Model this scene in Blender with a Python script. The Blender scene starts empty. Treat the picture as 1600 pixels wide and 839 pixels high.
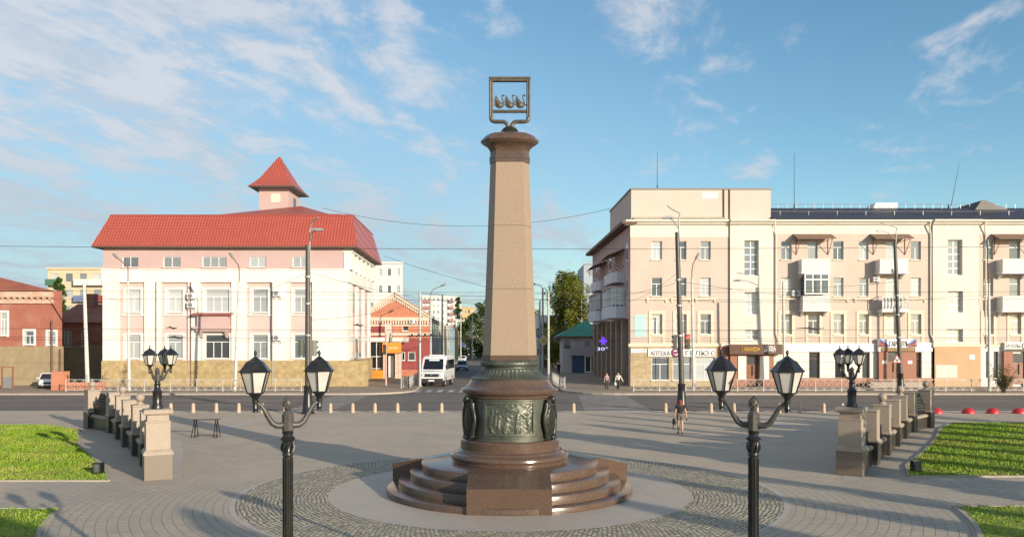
import bpy, bmesh, math, random
from mathutils import Vector, Matrix, noise as mnoise
random.seed(7)
R = math.radians
SC = bpy.context.scene
COL = SC.collection

# ---------------------------------------------------------------- camera, sky, sun, exposure
EYE = 4.5                                   # drone height (m)
cam_d = bpy.data.cameras.new('camera'); cam = bpy.data.objects.new('camera', cam_d); COL.objects.link(cam)
cam.location = (0, 0, EYE); cam.rotation_euler = (R(90), 0, 0)
cam_d.sensor_width = 36; cam_d.lens = 1250 / 1600 * 36; cam_d.shift_y = 0.0722
cam_d.clip_start = 0.1; cam_d.clip_end = 6000
SC.camera = cam
SUN_EL = 13.6
SUN_DIR = Vector((0.655, -0.755, math.tan(R(SUN_EL)))).normalized()     # towards the sun
sun_d = bpy.data.lights.new('sun', 'SUN'); sun_d.energy = 4.45; sun_d.angle = R(0.5); sun_d.color = (1.0, 0.865, 0.685)
sun = bpy.data.objects.new('sun', sun_d); COL.objects.link(sun)
sun.rotation_euler = SUN_DIR.to_track_quat('Z', 'Y').to_euler(); sun.location = (40, -40, 40)
SC.view_settings.view_transform = 'Standard'; SC.view_settings.look = 'None'
SC.view_settings.gamma = 1; SC.view_settings.use_curve_mapping = False
SC.view_settings.exposure = 0.55

W = bpy.data.worlds.new('World'); SC.world = W; W.use_nodes = True
nt = W.node_tree; nt.nodes.clear()
def N(t, **kw):
    n = nt.nodes.new(t)
    for k, v in kw.items(): setattr(n, k, v)
    return n
def L(a, b): nt.links.new(a, b)
def mth(op, a, b=None, c=None, clamp=False):
    n = N('ShaderNodeMath', operation=op, use_clamp=clamp)
    for i, v in enumerate((a, b, c)):
        if v is None: continue
        if isinstance(v, (int, float)): n.inputs[i].default_value = v
        else: L(v, n.inputs[i])
    return n.outputs[0]
def mixc(f, a, b):
    n = N('ShaderNodeMix', data_type='RGBA')
    for s, v in ((n.inputs[0], f), (n.inputs[6], a), (n.inputs[7], b)):
        if isinstance(v, (int, float)): s.default_value = v
        elif isinstance(v, tuple): s.default_value = (*v, 1)
        else: L(v, s)
    return n.outputs[2]
SKY = 0.125
out = N('ShaderNodeOutputWorld'); bg = N('ShaderNodeBackground'); bg.inputs[1].default_value = SKY
sky = N('ShaderNodeTexSky'); sky.sky_type = 'NISHITA'; sky.sun_disc = False
sky.sun_elevation = R(SUN_EL); sky.sun_rotation = math.atan2(SUN_DIR.x, SUN_DIR.y)
sky.air_density = 1.0; sky.dust_density = 0.35; sky.ozone_density = 2.2
tc = N('ShaderNodeTexCoord'); sep = N('ShaderNodeSeparateXYZ'); L(tc.outputs['Generated'], sep.inputs[0])
zc = mth('ADD', mth('MAXIMUM', sep.outputs[2], 0.0), 0.10)
u = mth('DIVIDE', sep.outputs[0], zc); v = mth('DIVIDE', sep.outputs[1], zc)
def cloudvec(ang, sx, sy, ox=0, oy=0):
    c, s = math.cos(ang), math.sin(ang)
    a = mth('ADD', mth('MULTIPLY', u, c * sx), mth('MULTIPLY', v, s * sx)); b = mth('ADD', mth('MULTIPLY', u, -s * sy), mth('MULTIPLY', v, c * sy))
    cb = N('ShaderNodeCombineXYZ'); L(mth('ADD', a, ox), cb.inputs[0]); L(mth('ADD', b, oy), cb.inputs[1]); return cb.outputs[0]
def noise_t(vec, scale, detail, rough=0.55, dist=0.0):
    n = N('ShaderNodeTexNoise'); L(vec, n.inputs['Vector']); n.inputs['Scale'].default_value = scale
    n.inputs['Detail'].default_value = detail; n.inputs['Roughness'].default_value = rough; n.inputs['Distortion'].default_value = dist
    return n.outputs['Fac']
def ramp(f, lo, hi, smooth=True):
    n = N('ShaderNodeMapRange'); n.interpolation_type = 'SMOOTHSTEP' if smooth else 'LINEAR'
    L(f, n.inputs[0]); n.inputs[1].default_value = lo; n.inputs[2].default_value = hi; return n.outputs[0]
# long streaks of altocumulus, broken by a finer puffy layer; thicker to the west (left)
ANG = R(74)
streak = noise_t(cloudvec(ANG, 0.36, 1.35, 3.1, 1.7), 1.0, 5, 0.55, 0.35)
puff = noise_t(cloudvec(ANG, 1.0, 1.6, 9.0, 4.0), 2.7, 8, 0.64, 0.3)
fine = noise_t(cloudvec(ANG, 1.0, 1.0, 1.0, 2.0), 7.0, 5, 0.6)
side = ramp(sep.outputs[0], 0.50, -0.45, True)
dens = mth('ADD', mth('MULTIPLY', streak, 0.85), mth('ADD', mth('MULTIPLY', puff, 0.80), mth('MULTIPLY', fine, 0.16)))
dens = mth('ADD', dens, mth('MULTIPLY', side, 0.17))
mask = ramp(dens, 0.93, 1.17)
veil = mth('MULTIPLY', ramp(sep.outputs[0], 0.42, -0.22), ramp(sep.outputs[2], 0.50, 0.04))
low = ramp(sep.outputs[2], 0.30, 0.02)
hue = N('ShaderNodeHueSaturation'); hue.inputs['Saturation'].default_value = 1.12; hue.inputs['Value'].default_value = 1.0
L(sky.outputs[0], hue.inputs['Color'])
tint = N('ShaderNodeMix', data_type='RGBA', blend_type='MULTIPLY'); tint.inputs[0].default_value = 1.0; L(hue.outputs[0], tint.inputs[6]); tint.inputs[7].default_value = (1.0, 1.085, 1.01, 1)
base = mixc(mth('MULTIPLY', veil, 0.8), tint.outputs[2], (2.15, 2.95, 3.6))
ccol = mixc(low, (4.0, 4.0, 4.2), (2.5, 2.95, 3.4))
ccol = mixc(mth('MULTIPLY', ramp(puff, 0.60, 0.42), 0.6), ccol, (2.6, 3.05, 3.6))
final = mixc(mth('MULTIPLY', mask, 0.80), base, ccol)
L(final, bg.inputs[0]); L(bg.outputs[0], out.inputs[0])

# ---------------------------------------------------------------- materials
MATS = {}
def mat(name, col, rough=0.7, col2=None, ns=3.0, amt=None, big=None, bump=0.0, bs=None, metal=0.0, spec=0.5, coat=0.0,
        emit=None, es=0.0, streak=0.0, rand=0.0):
    """Procedural surface: two mixed colours on object noise, an optional large weathering layer, noise bump."""
    if name in MATS: return MATS[name]
    m = bpy.data.materials.new(name); m.use_nodes = True; t = m.node_tree; n = t.nodes; p = n['Principled BSDF']
    p.inputs['Roughness'].default_value = rough; p.inputs['Metallic'].default_value = metal
    p.inputs['Specular IOR Level'].default_value = spec; p.inputs['Coat Weight'].default_value = coat
    if col2 is None: col2 = tuple(c * 0.8 for c in col)
    g = n.new('ShaderNodeNewGeometry'); 
    no = n.new('ShaderNodeTexNoise'); no.inputs['Scale'].default_value = ns; no.inputs['Detail'].default_value = 6; no.inputs['Roughness'].default_value = 0.6
    tcn = n.new('ShaderNodeTexCoord'); t.links.new(tcn.outputs['Object'], no.inputs['Vector'])
    mr = n.new('ShaderNodeMapRange'); mr.inputs[1].default_value = 0.32; mr.inputs[2].default_value = 0.68
    t.links.new(no.outputs['Fac'], mr.inputs[0])
    mx = n.new('ShaderNodeMix'); mx.data_type = 'RGBA'; t.links.new(mr.outputs[0], mx.inputs[0])
    mx.inputs[6].default_value = (*col, 1); mx.inputs[7].default_value = (*col2, 1)
    c = mx.outputs[2]
    if big:                                              # (scale, colour, amount) stains
        n2 = n.new('ShaderNodeTexNoise'); n2.inputs['Scale'].default_value = big[0]; n2.inputs['Detail'].default_value = 8; n2.inputs['Roughness'].default_value = 0.65
        mp = n.new('ShaderNodeMapping'); mp.inputs['Scale'].default_value = (1, 1, 0.35 if streak else 1)
        t.links.new(tcn.outputs['Object'], mp.inputs[0]); t.links.new(mp.outputs[0], n2.inputs['Vector'])
        r2 = n.new('ShaderNodeMapRange'); r2.inputs[1].default_value = 0.5; r2.inputs[2].default_value = 0.72; r2.inputs[4].default_value = big[2]
        t.links.new(n2.outputs['Fac'], r2.inputs[0])
        m2 = n.new('ShaderNodeMix'); m2.data_type = 'RGBA'; t.links.new(r2.outputs[0], m2.inputs[0]); t.links.new(c, m2.inputs[6]); m2.inputs[7].default_value = (*big[1], 1)
        c = m2.outputs[2]
    if rand:
        oi = n.new('ShaderNodeObjectInfo'); hs = n.new('ShaderNodeHueSaturation')
        rr = n.new('ShaderNodeMapRange'); rr.inputs[3].default_value = 1 - rand; rr.inputs[4].default_value = 1 + rand
        t.links.new(oi.outputs['Random'], rr.inputs[0]); t.links.new(rr.outputs[0], hs.inputs['Value']); t.links.new(c, hs.inputs['Color']); c = hs.outputs[0]
    t.links.new(c, p.inputs['Base Color'])
    if bump:
        nb = n.new('ShaderNodeTexNoise'); nb.inputs['Scale'].default_value = bs or ns * 3; nb.inputs['Detail'].default_value = 5
        t.links.new(tcn.outputs['Object'], nb.inputs['Vector'])
        b = n.new('ShaderNodeBump'); b.inputs['Strength'].default_value = bump; b.inputs['Distance'].default_value = 0.05
        t.links.new(nb.outputs['Fac'], b.inputs['Height']); t.links.new(b.outputs[0], p.inputs['Normal'])
    if emit: p.inputs['Emission Color'].default_value = (*emit, 1); p.inputs['Emission Strength'].default_value = es
    MATS[name] = m; return m

class Nd:
    """short node builder for the patterned grounds"""
    def __init__(s, name, rough=0.8, spec=0.3):
        s.m = bpy.data.materials.new(name); s.m.use_nodes = True; s.t = s.m.node_tree; s.p = s.t.nodes['Principled BSDF']
        s.p.inputs['Roughness'].default_value = rough; s.p.inputs['Specular IOR Level'].default_value = spec
        s.pos = s.n('ShaderNodeNewGeometry').outputs['Position']
    def n(s, t, **k):
        x = s.t.nodes.new(t)
        for a, b in k.items(): setattr(x, a, b)
        return x
    def put(s, sock, v):
        if isinstance(v, (int, float)): sock.default_value = v
        elif isinstance(v, tuple): sock.default_value = (*v, 1) if len(sock.default_value) == 4 else v
        else: s.t.links.new(v, sock)
    def math(s, op, a, b=0.0):
        x = s.n('ShaderNodeMath', operation=op); s.put(x.inputs[0], a); s.put(x.inputs[1], b); return x.outputs[0]
    def mix(s, f, a, b, blend='MIX'):
        x = s.n('ShaderNodeMix', data_type='RGBA', blend_type=blend); s.put(x.inputs[0], f); s.put(x.inputs[6], a); s.put(x.inputs[7], b); return x.outputs[2]
    def noise(s, scale, vec=None, detail=6, rough=0.6):
        x = s.n('ShaderNodeTexNoise'); s.put(x.inputs['Vector'], vec if vec is not None else s.pos); x.inputs['Scale'].default_value = scale
        x.inputs['Detail'].default_value = detail; x.inputs['Roughness'].default_value = rough; return x.outputs['Fac']
    def ramp(s, f, a, b, c=0.0, d=1.0):
        x = s.n('ShaderNodeMapRange'); s.put(x.inputs[0], f)
        for i, v in enumerate((a, b, c, d)): x.inputs[i + 1].default_value = v
        return x.outputs[0]
    def brick(s, vec, w, h, mortar, c1, c2, cm, off=0.5):
        x = s.n('ShaderNodeTexBrick'); s.put(x.inputs['Vector'], vec); x.offset = off
        for k, v in (('Color1', c1), ('Color2', c2), ('Mortar', cm)): x.inputs[k].default_value = (*v, 1)
        x.inputs['Scale'].default_value = 1; x.inputs['Mortar Size'].default_value = mortar; x.inputs['Mortar Smooth'].default_value = 0.2
        x.inputs['Brick Width'].default_value = w; x.inputs['Row Height'].default_value = h; return x
    def xyz(s, x=0.0, y=0.0, z=0.0):
        c = s.n('ShaderNodeCombineXYZ'); s.put(c.inputs[0], x); s.put(c.inputs[1], y); s.put(c.inputs[2], z); return c.outputs[0]
    def sep(s, v=None):
        c = s.n('ShaderNodeSeparateXYZ'); s.put(c.inputs[0], v if v is not None else s.pos); return c.outputs
    def bump(s, h, strength, dist=0.02):
        b = s.n('ShaderNodeBump'); b.inputs['Strength'].default_value = strength; b.inputs['Distance'].default_value = dist
        s.put(b.inputs['Height'], h); s.t.links.new(b.outputs[0], s.p.inputs['Normal'])
    def done(s, col): s.put(s.p.inputs['Base Color'], col); MATS[s.m.name] = s.m; return s.m

# ---------------------------------------------------------------- mesh helpers
ORG = {}
def org(o):
    while o is not None and o.parent is not None: o = o.parent
    return o.location.copy() if o is not None else Vector((0, 0, 0))
class B:
    def __init__(s): s.bm = bmesh.new(); s.mi = 0; s.M = None
    def _v(s, p):
        p = Vector(p)
        if s.M is not None: p = s.M @ p
        return s.bm.verts.new(p)
    def _f(s, vs):
        try:
            f = s.bm.faces.new(vs); f.material_index = s.mi; return f
        except ValueError: return None
    def box(s, x0, x1, y0, y1, z0, z1, open_='') :
        v = [s._v((x, y, z)) for z in (z0, z1) for y in (y0, y1) for x in (x0, x1)]
        for k, q in (('b', (0, 2, 3, 1)), ('t', (4, 5, 7, 6)), ('f', (0, 1, 5, 4)), ('k', (2, 6, 7, 3)), ('l', (0, 4, 6, 2)), ('r', (1, 3, 7, 5))):
            if k not in open_: s._f([v[i] for i in q])
        return s
    def poly(s, pts): s._f([s._v(p) for p in pts]); return s
    def prism(s, pts, axis, a, b):
        """pts: 2D outline; extruded along axis from a to b ('x': pts are (y,z), 'y': (x,z), 'z': (x,y))"""
        def P(p, t): return {'x': (t, p[0], p[1]), 'y': (p[0], t, p[1]), 'z': (p[0], p[1], t)}[axis]
        r0 = [s._v(P(p, a)) for p in pts]; r1 = [s._v(P(p, b)) for p in pts]; n = len(pts)
        s._f(r0[::-1]); s._f(r1)
        for i in range(n): s._f([r0[i], r0[(i + 1) % n], r1[(i + 1) % n], r1[i]])
        return s
    def loft(s, rings, caps=(True, True), closed=True):
        vs = [[s._v(p) for p in r] for r in rings]; n = len(vs[0])
        for a, b in zip(vs, vs[1:]):
            for i in range(n if closed else n - 1): s._f([a[i], a[(i + 1) % n], b[(i + 1) % n], b[i]])
        if caps[0]: s._f(vs[0][::-1])
        if caps[1]: s._f(vs[-1])
        return s
    def lathe(s, prof, n=32, c=(0, 0), caps=(True, True), fn=None, ph=0.0):
        rings = []
        for r, z in prof:
            rings.append([(c[0] + (r if fn is None else fn(r, 2 * math.pi * i / n, z)) * math.cos(ph + 2 * math.pi * i / n),
                           c[1] + (r if fn is None else fn(r, 2 * math.pi * i / n, z)) * math.sin(ph + 2 * math.pi * i / n), z) for i in range(n)])
        return s.loft(rings, caps)
    def tube(s, pts, r, n=6, caps=True):
        pts = [Vector(p) for p in pts]; rr = r if isinstance(r, (list, tuple)) else [r] * len(pts)
        rings = []; up = Vector((0, 0, 1)); pn = None
        for i, p in enumerate(pts):
            d = (pts[min(i + 1, len(pts) - 1)] - pts[max(i - 1, 0)]).normalized()
            if pn is None:
                a = d.cross(up if abs(d.z) < 0.9 else Vector((1, 0, 0))).normalized()
            else: a = (pn - d * pn.dot(d)).normalized()
            pn = a; b = d.cross(a)
            rings.append([p + rr[i] * (math.cos(2 * math.pi * k / n) * a + math.sin(2 * math.pi * k / n) * b) for k in range(n)])
        return s.loft(rings, (caps, caps))
    def ball(s, c, r, nu=12, nv=8, sc=(1, 1, 1)):
        rings = []
        for j in range(1, nv):
            a = math.pi * j / nv
            rings.append([(c[0] + sc[0] * r * math.sin(a) * math.cos(2 * math.pi * i / nu), c[1] + sc[1] * r * math.sin(a) * math.sin(2 * math.pi * i / nu), c[2] - sc[2] * r * math.cos(a)) for i in range(nu)])
        return s.loft(rings)
    def bar(s, a, b, w, h=None, up=(0, 0, 1)):
        """rectangular bar between two points"""
        a = Vector(a); b = Vector(b); d = (b - a).normalized(); h = h or w
        u_ = Vector(up)
        if abs(d.dot(u_)) > 0.95: u_ = Vector((0, 1, 0))
        x = d.cross(u_).normalized(); y = x.cross(d)
        def ring(p): return [p + x * w / 2 * i + y * h / 2 * j for i, j in ((-1, -1), (1, -1), (1, 1), (-1, 1))]
        return s.loft([ring(a), ring(b)])
    def out(s, name, m, parent=None, smooth=None, bevel=0.0, loc=None):
        """link as ONE mesh object; vertices are world coordinates, the object sits at its root's base"""
        o0 = Vector(loc) if loc is not None else org(parent)
        bmesh.ops.remove_doubles(s.bm, verts=s.bm.verts, dist=1e-5) if smooth is not None else None
        bmesh.ops.recalc_face_normals(s.bm, faces=s.bm.faces) if smooth != 'raw' else None
        if bevel:
            bmesh.ops.remove_doubles(s.bm, verts=s.bm.verts, dist=1e-5)
            es = [e for e in s.bm.edges if len(e.link_faces) == 2 and e.calc_face_angle() > 0.6]
            bmesh.ops.bevel(s.bm, geom=es, offset=bevel, segments=2, affect='EDGES', profile=0.6, clamp_overlap=True)
        if o0.length: bmesh.ops.translate(s.bm, verts=s.bm.verts, vec=-o0)
        me = bpy.data.meshes.new(name); s.bm.to_mesh(me); s.bm.free()
        for x in (m if isinstance(m, (list, tuple)) else [m]): me.materials.append(x)
        if smooth is not None and smooth != 'raw':
            me.shade_smooth(); me.set_sharp_from_angle(angle=R(smooth))
        o = bpy.data.objects.new(name, me); COL.objects.link(o)
        if parent is not None: o.parent = parent
        elif loc is not None: o.location = loc
        return o
def tag(o, label=None, cat=None, group=None, kind=None):
    for k, x in (('label', label), ('category', cat), ('group', group), ('kind', kind)):
        if x: o[k] = x
    return o
def thing(name, label, cat, loc=(0, 0, 0), rz=0.0, group=None):
    o = bpy.data.objects.new(name, None); COL.objects.link(o); o.location = loc; o.rotation_euler = (0, 0, rz); o.empty_display_size = 0.2
    return tag(o, label, cat, group)
def struct(b, name, m, **k): return tag(b.out(name, m, **k), kind='structure')
def dup(root, loc, rz=0.0, label=None, group=None, sc=None):
    kids = {}
    for o in bpy.data.objects:
        if o.parent is not None: kids.setdefault(o.parent, []).append(o)
    def cp(o, par):
        c = o.copy(); COL.objects.link(c)
        if par is not None: c.parent = par
        for ch in kids.get(o, []): cp(ch, c)
        return c
    r = cp(root, None); r.location = loc; r.rotation_euler = (0, 0, rz)
    if sc: r.scale = (sc, sc, sc) if isinstance(sc, (int, float)) else sc
    if label: r['label'] = label
    if group: r['group'] = group
    return r
def text_mesh(b, body, x, y, z, size, depth=0.02, shear=0.0, width=None, align='LEFT', flip=None, spacing=1.0, offset=0.0):
    """letters standing in the x-z plane facing -y, merged into builder b (optional fit to a width)"""
    c = bpy.data.curves.new('lettering', 'FONT'); c.body = body; c.size = size; c.extrude = depth / 2; c.shear = shear; c.space_character = spacing; c.offset = offset
    c.resolution_u = 3
    o = bpy.data.objects.new('lettering', c); COL.objects.link(o); bpy.context.view_layer.update()
    me = bpy.data.meshes.new_from_object(o.evaluated_get(bpy.context.evaluated_depsgraph_get()))
    xs = [q.co.x for q in me.vertices]; w = max(xs) - min(xs); k = (width / w) if width else 1.0
    x0 = x - (w * k / 2 if align == 'CENTER' else 0)
    vs = []
    for q in me.vertices:
        px, pz = (q.co.x - min(xs)) * k, q.co.y
        p = (x0 + px, y - q.co.z, z + pz) if flip is None else flip(px, q.co.z, pz)
        vs.append(b.bm.verts.new(p))
    for f in me.polygons: b._f([vs[i] for i in f.vertices])
    bpy.data.objects.remove(o); bpy.data.curves.remove(c); bpy.data.meshes.remove(me)
def gp(px, py):
    """ground point (metres) measured from the photograph's survey"""
    y = EYE * 1250 / (py - 535); return Vector(((px - 800) * y / 1250, y, 0))
# ---------------------------------------------------------------- palette
granite = mat('granite_polished', (0.155, 0.097, 0.068), 0.2, (0.038, 0.024, 0.019), 38, bump=0.015, bs=60, big=(1.4, (0.075, 0.055, 0.045), 0.7))
granite_raw = mat('granite_fine', (0.335, 0.245, 0.172), 0.5, (0.24, 0.175, 0.125), 34, big=(0.8, (0.25, 0.185, 0.13), 0.6), bump=0.05, bs=90, streak=1)
granite_tan = mat('granite_tan', (0.40, 0.32, 0.245), 0.6, (0.25, 0.20, 0.16), 45, big=(1.5, (0.22, 0.18, 0.15), 0.5), bump=0.1, bs=60, streak=1)
granite_dark = mat('granite_dark', (0.06, 0.052, 0.048), 0.3, (0.03, 0.027, 0.026), 50, big=(2.0, (0.10, 0.085, 0.075), 0.5))
bronze = mat('bronze_patina', (0.12, 0.128, 0.10), 0.42, (0.055, 0.058, 0.047), 6, big=(3.0, (0.165, 0.195, 0.155), 0.7), metal=0.45, bump=0.1, bs=30)
bronze_dark = mat('bronze_dark', (0.05, 0.052, 0.042), 0.38, (0.025, 0.025, 0.022), 7, big=(3.5, (0.10, 0.12, 0.10), 0.5), metal=0.5, bump=0.1, bs=25)
bronze_gold = mat('bronze_brown', (0.11, 0.09, 0.068), 0.5, (0.055, 0.048, 0.04), 9, metal=0.25, big=(4, (.10, .12, .10), .5), bump=0.06, bs=40)
iron = mat('iron_black', (0.011, 0.011, 0.012), 0.28, (0.02, 0.019, 0.019), 9, bump=0.04, bs=40, big=(4, (0.05, 0.045, 0.04), 0.4))
iron_worn = mat('iron_worn', (0.045, 0.042, 0.038), 0.45, (0.085, 0.078, 0.068), 8, bump=0.08, bs=30)
steel = mat('steel_galvanised', (0.42, 0.42, 0.41), 0.45, (0.32, 0.32, 0.32), 5, metal=0.35, big=(1.2, (0.25, 0.22, 0.19), 0.4))
concrete_pole = mat('pole_whitewashed', (0.60, 0.58, 0.54), 0.75, (0.48, 0.46, 0.43), 4, big=(1.0, (0.32, 0.30, 0.27), 0.5), streak=1)
fence_m = mat('fence_grey', (0.50, 0.49, 0.46), 0.5, (0.40, 0.39, 0.37), 6, big=(2, (0.32, 0.28, 0.24), 0.4))
cable = mat('cable_black', (0.03, 0.03, 0.033), 0.6)
frame_w = mat('frame_white', (0.74, 0.74, 0.73), 0.4, (0.68, 0.68, 0.67), 2)
wood_door = mat('door_wood', (0.24, 0.095, 0.045), 0.45, (0.17, 0.065, 0.03), 5, bump=0.05)
white_m = mat('plastic_white', (0.72, 0.72, 0.70), 0.5, (0.66, 0.66, 0.64), 3)
grey_m = mat('plastic_grey', (0.22, 0.22, 0.225), 0.5)
def glass_mat(name, a, b, rough=0.06):
    """window glass: dark room, or pale curtain with sky reflection put into the colour, differing from pane to pane"""
    if name in MATS: return MATS[name]
    d = Nd(name, rough, 0.8); oi = d.n('ShaderNodeObjectInfo')
    f = d.ramp(oi.outputs['Random'], 0.15, 0.75)
    tcx = d.n('ShaderNodeTexCoord').outputs['Object']
    w = d.n('ShaderNodeTexWave'); w.inputs['Scale'].default_value = 2.2; w.inputs['Distortion'].default_value = 3.0; d.put(w.inputs['Vector'], tcx)
    col = d.mix(f, a, b); col = d.mix(d.math('MULTIPLY', w.outputs['Fac'], 0.25), col, tuple(x * 0.45 for x in a))
    nz = d.noise(0.9, tcx, 3); d.bump(nz, 0.12, 0.05)
    return d.done(col)
glass = glass_mat('window_glass', (0.10, 0.12, 0.14), (0.52, 0.54, 0.54))  # pale tone carries sky reflection as colour, along with the curtains
glass_dark = glass_mat('window_glass_dark', (0.02, 0.022, 0.026), (0.10, 0.11, 0.12))
car_glass = mat('car_glass', (0.012, 0.014, 0.016), 0.04, spec=0.9)
lamp_glass = mat('lamp_glass_frosted', (0.56, 0.53, 0.48), 0.25, (0.46, 0.43, 0.39), 3, spec=0.7, big=(5, (0.30, 0.28, 0.25), 0.35))
rubber = mat('rubber', (0.018, 0.018, 0.018), 0.8)
chrome = mat('chrome', (0.6, 0.6, 0.6), 0.15, metal=1.0)

# ---------------------------------------------------------------- ground and roads
CX, CY = -0.07, 24.45                                    # axis of the monument
def pave_plaza():
    d = Nd('paving_plaza', 0.72, 0.35)
    x, y, z = d.sep()
    dx, dy = d.math('SUBTRACT', x, CX), d.math('SUBTRACT', y, CY)
    r = d.math('SQRT', d.math('ADD', d.math('MULTIPLY', dx, dx), d.math('MULTIPLY', dy, dy)))
    th = d.math('ARCTAN2', dy, dx)
    wob = d.math('MULTIPLY', d.math('SUBTRACT', d.noise(1.3), 0.5), 0.05)
    pol = d.xyz(d.math('MULTIPLY', th, 11.0), d.math('ADD', r, wob))
    b1 = d.brick(pol, 0.34, 0.25, 0.011, (0.48, 0.39, 0.285), (0.40, 0.335, 0.26), (0.15, 0.13, 0.105))
    rot = d.n('ShaderNodeMapping'); d.put(rot.inputs['Vector'], d.pos); rot.inputs['Rotation'].default_value = (0, 0, R(34))
    b2 = d.brick(rot.outputs[0], 0.62, 0.42, 0.010, (0.52, 0.41, 0.285), (0.46, 0.38, 0.285), (0.26, 0.215, 0.155))
    b3 = d.brick(rot.outputs[0], 2.5, 1.7, 0.0, (1.0, 0.96, 0.94), (0.86, 0.89, 0.92), (0.95, 0.95, 0.95))
    slab = d.mix(0.8, b2.outputs['Color'], b3.outputs['Color'], 'MULTIPLY')
    near = d.ramp(d.math('ADD', r, d.math('MULTIPLY', d.math('GREATER_THAN', dy, 1.5), 7.0)), 15.2, 15.3)     # arcs of small blocks on the near side, slabs beyond
    col = d.mix(near, b1.outputs['Color'], slab)
    st = d.ramp(d.noise(0.35, None, 8, 0.7), 0.45, 0.75, 0, 0.62); col = d.mix(st, col, (0.28, 0.24, 0.195)); col = d.mix(d.ramp(d.noise(0.11, None, 5, 0.6), 0.42, 0.62, 0, 0.30), col, (0.30, 0.27, 0.235)); col = d.mix(d.ramp(d.noise(1.0, d.xyz(d.math('MULTIPLY', x, 0.25), d.math('MULTIPLY', y, 1.6)), 6, 0.65), 0.58, 0.70, 0, 0.35), col, (0.22, 0.195, 0.17)); vs_ = d.n('ShaderNodeTexVoronoi'); d.put(vs_.inputs['Vector'], d.pos); vs_.inputs['Scale'].default_value = 1.1; col = d.mix(d.ramp(vs_.outputs['Distance'], 0.05, 0.09, 0.45, 0.0), col, (0.16, 0.14, 0.125))
    st2 = d.ramp(d.noise(7.0, None, 4), 0.40, 0.70, 0, 0.25); col = d.mix(st2, col, (0.47, 0.42, 0.37))
    hgt = d.mix(near, b1.outputs['Fac'], b2.outputs['Fac'])
    d.bump(d.math('ADD', d.math('MULTIPLY', hgt, -1.0), d.math('MULTIPLY', d.noise(14), 0.4)), 0.35, 0.012)
    return d.done(col)
def cobble():
    d = Nd('cobbles', 0.6, 0.4)
    x, y, z = d.sep(); dx, dy = d.math('SUBTRACT', x, CX), d.math('SUBTRACT', y, CY)
    r = d.math('SQRT', d.math('ADD', d.math('MULTIPLY', dx, dx), d.math('MULTIPLY', dy, dy))); th = d.math('ARCTAN2', dy, dx)
    wv = d.math('MULTIPLY', d.math('SUBTRACT', d.noise(2.2, None, 3), 0.5), 0.22)
    pol = d.xyz(d.math('MULTIPLY', th, 6.6), d.math('ADD', r, wv))
    b = d.brick(pol, 0.145, 0.115, 0.017, (0.60, 0.51, 0.355), (0.29, 0.265, 0.21), (0.06, 0.054, 0.044))
    vo = d.n('ShaderNodeTexVoronoi'); d.put(vo.inputs['Vector'], d.pos); vo.inputs['Scale'].default_value = 7.5
    hs = d.n('ShaderNodeHueSaturation'); hs.inputs['Saturation'].default_value = 0.25; d.put(hs.inputs['Color'], vo.outputs['Color'])
    col = d.mix(0.28, b.outputs['Color'], hs.outputs[0], 'OVERLAY')
    col = d.mix(d.ramp(d.noise(0.8, None, 6), 0.45, 0.7, 0, 0.5), col, (0.30, 0.26, 0.195))
    d.bump(d.math('ADD', d.math('MULTIPLY', b.outputs['Fac'], -1.0), d.math('MULTIPLY', d.noise(11), 1.0)), 1.0, 0.05)
    return d.done(col)
def ring_slab():
    d = Nd('slabs_grey_ring', 0.5, 0.4)
    x, y, z = d.sep(); dx, dy = d.math('SUBTRACT', x, CX), d.math('SUBTRACT', y, CY)
    r = d.math('SQRT', d.math('ADD', d.math('MULTIPLY', dx, dx), d.math('MULTIPLY', dy, dy))); th = d.math('ARCTAN2', dy, dx)
    b = d.brick(d.xyz(d.math('MULTIPLY', th, 4.6), r), 0.9, 0.58, 0.006, (0.43, 0.355, 0.285), (0.40, 0.345, 0.285), (0.27, 0.23, 0.19))
    col = d.mix(d.ramp(d.noise(1.1, None, 7), 0.4, 0.75, 0, 0.4), b.outputs['Color'], (0.29, 0.265, 0.245))
    col = d.mix(d.ramp(d.noise(60, None, 2), 0.45, 0.65, 0, 0.3), col, (0.46, 0.40, 0.35))
    return d.done(col)
def asphalt():
    d = Nd('asphalt', 0.85, 0.3)
    x, y, z = d.sep()
    n1 = d.ramp(d.noise(0.5, d.xyz(d.math('MULTIPLY', x, 0.10), y), 5), 0.35, 0.65)      # long wear streaks along the road
    col = d.mix(n1, (0.125, 0.108, 0.097), (0.165, 0.142, 0.125))
    col = d.mix(d.ramp(d.noise(40, None, 2), 0.4, 0.7, 0, 0.4), col, (0.21, 0.18, 0.16))
    col = d.mix(d.ramp(d.noise(0.22, None, 5), 0.52, 0.60, 0, 0.35), col, (0.095, 0.086, 0.08))
    return d.done(col)
def sidewalk_m():
    d = Nd('sidewalk', 0.8, 0.3)
    b = d.brick(d.pos, 0.5, 0.5, 0.012, (0.35, 0.27, 0.20), (0.30, 0.235, 0.18), (0.2, 0.16, 0.13))
    col = d.mix(d.ramp(d.noise(0.4, None, 7), 0.4, 0.7, 0, 0.6), b.outputs['Color'], (0.25, 0.195, 0.15))
    return d.done(col)
M_plaza, M_cob, M_ring, M_asph, M_side = pave_plaza(), cobble(), ring_slab(), asphalt(), sidewalk_m()
M_dirt = mat('ground_dry', (0.20, 0.16, 0.11), 0.9, (0.13, 0.14, 0.07), 0.05)
kerb_m = mat('kerb_stone', (0.40, 0.345, 0.285), 0.8, (0.31, 0.265, 0.22), 3, bump=0.1)
paint_m = mat('road_paint', (0.55, 0.53, 0.50), 0.7, (0.30, 0.28, 0.26), 1.7)
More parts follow.
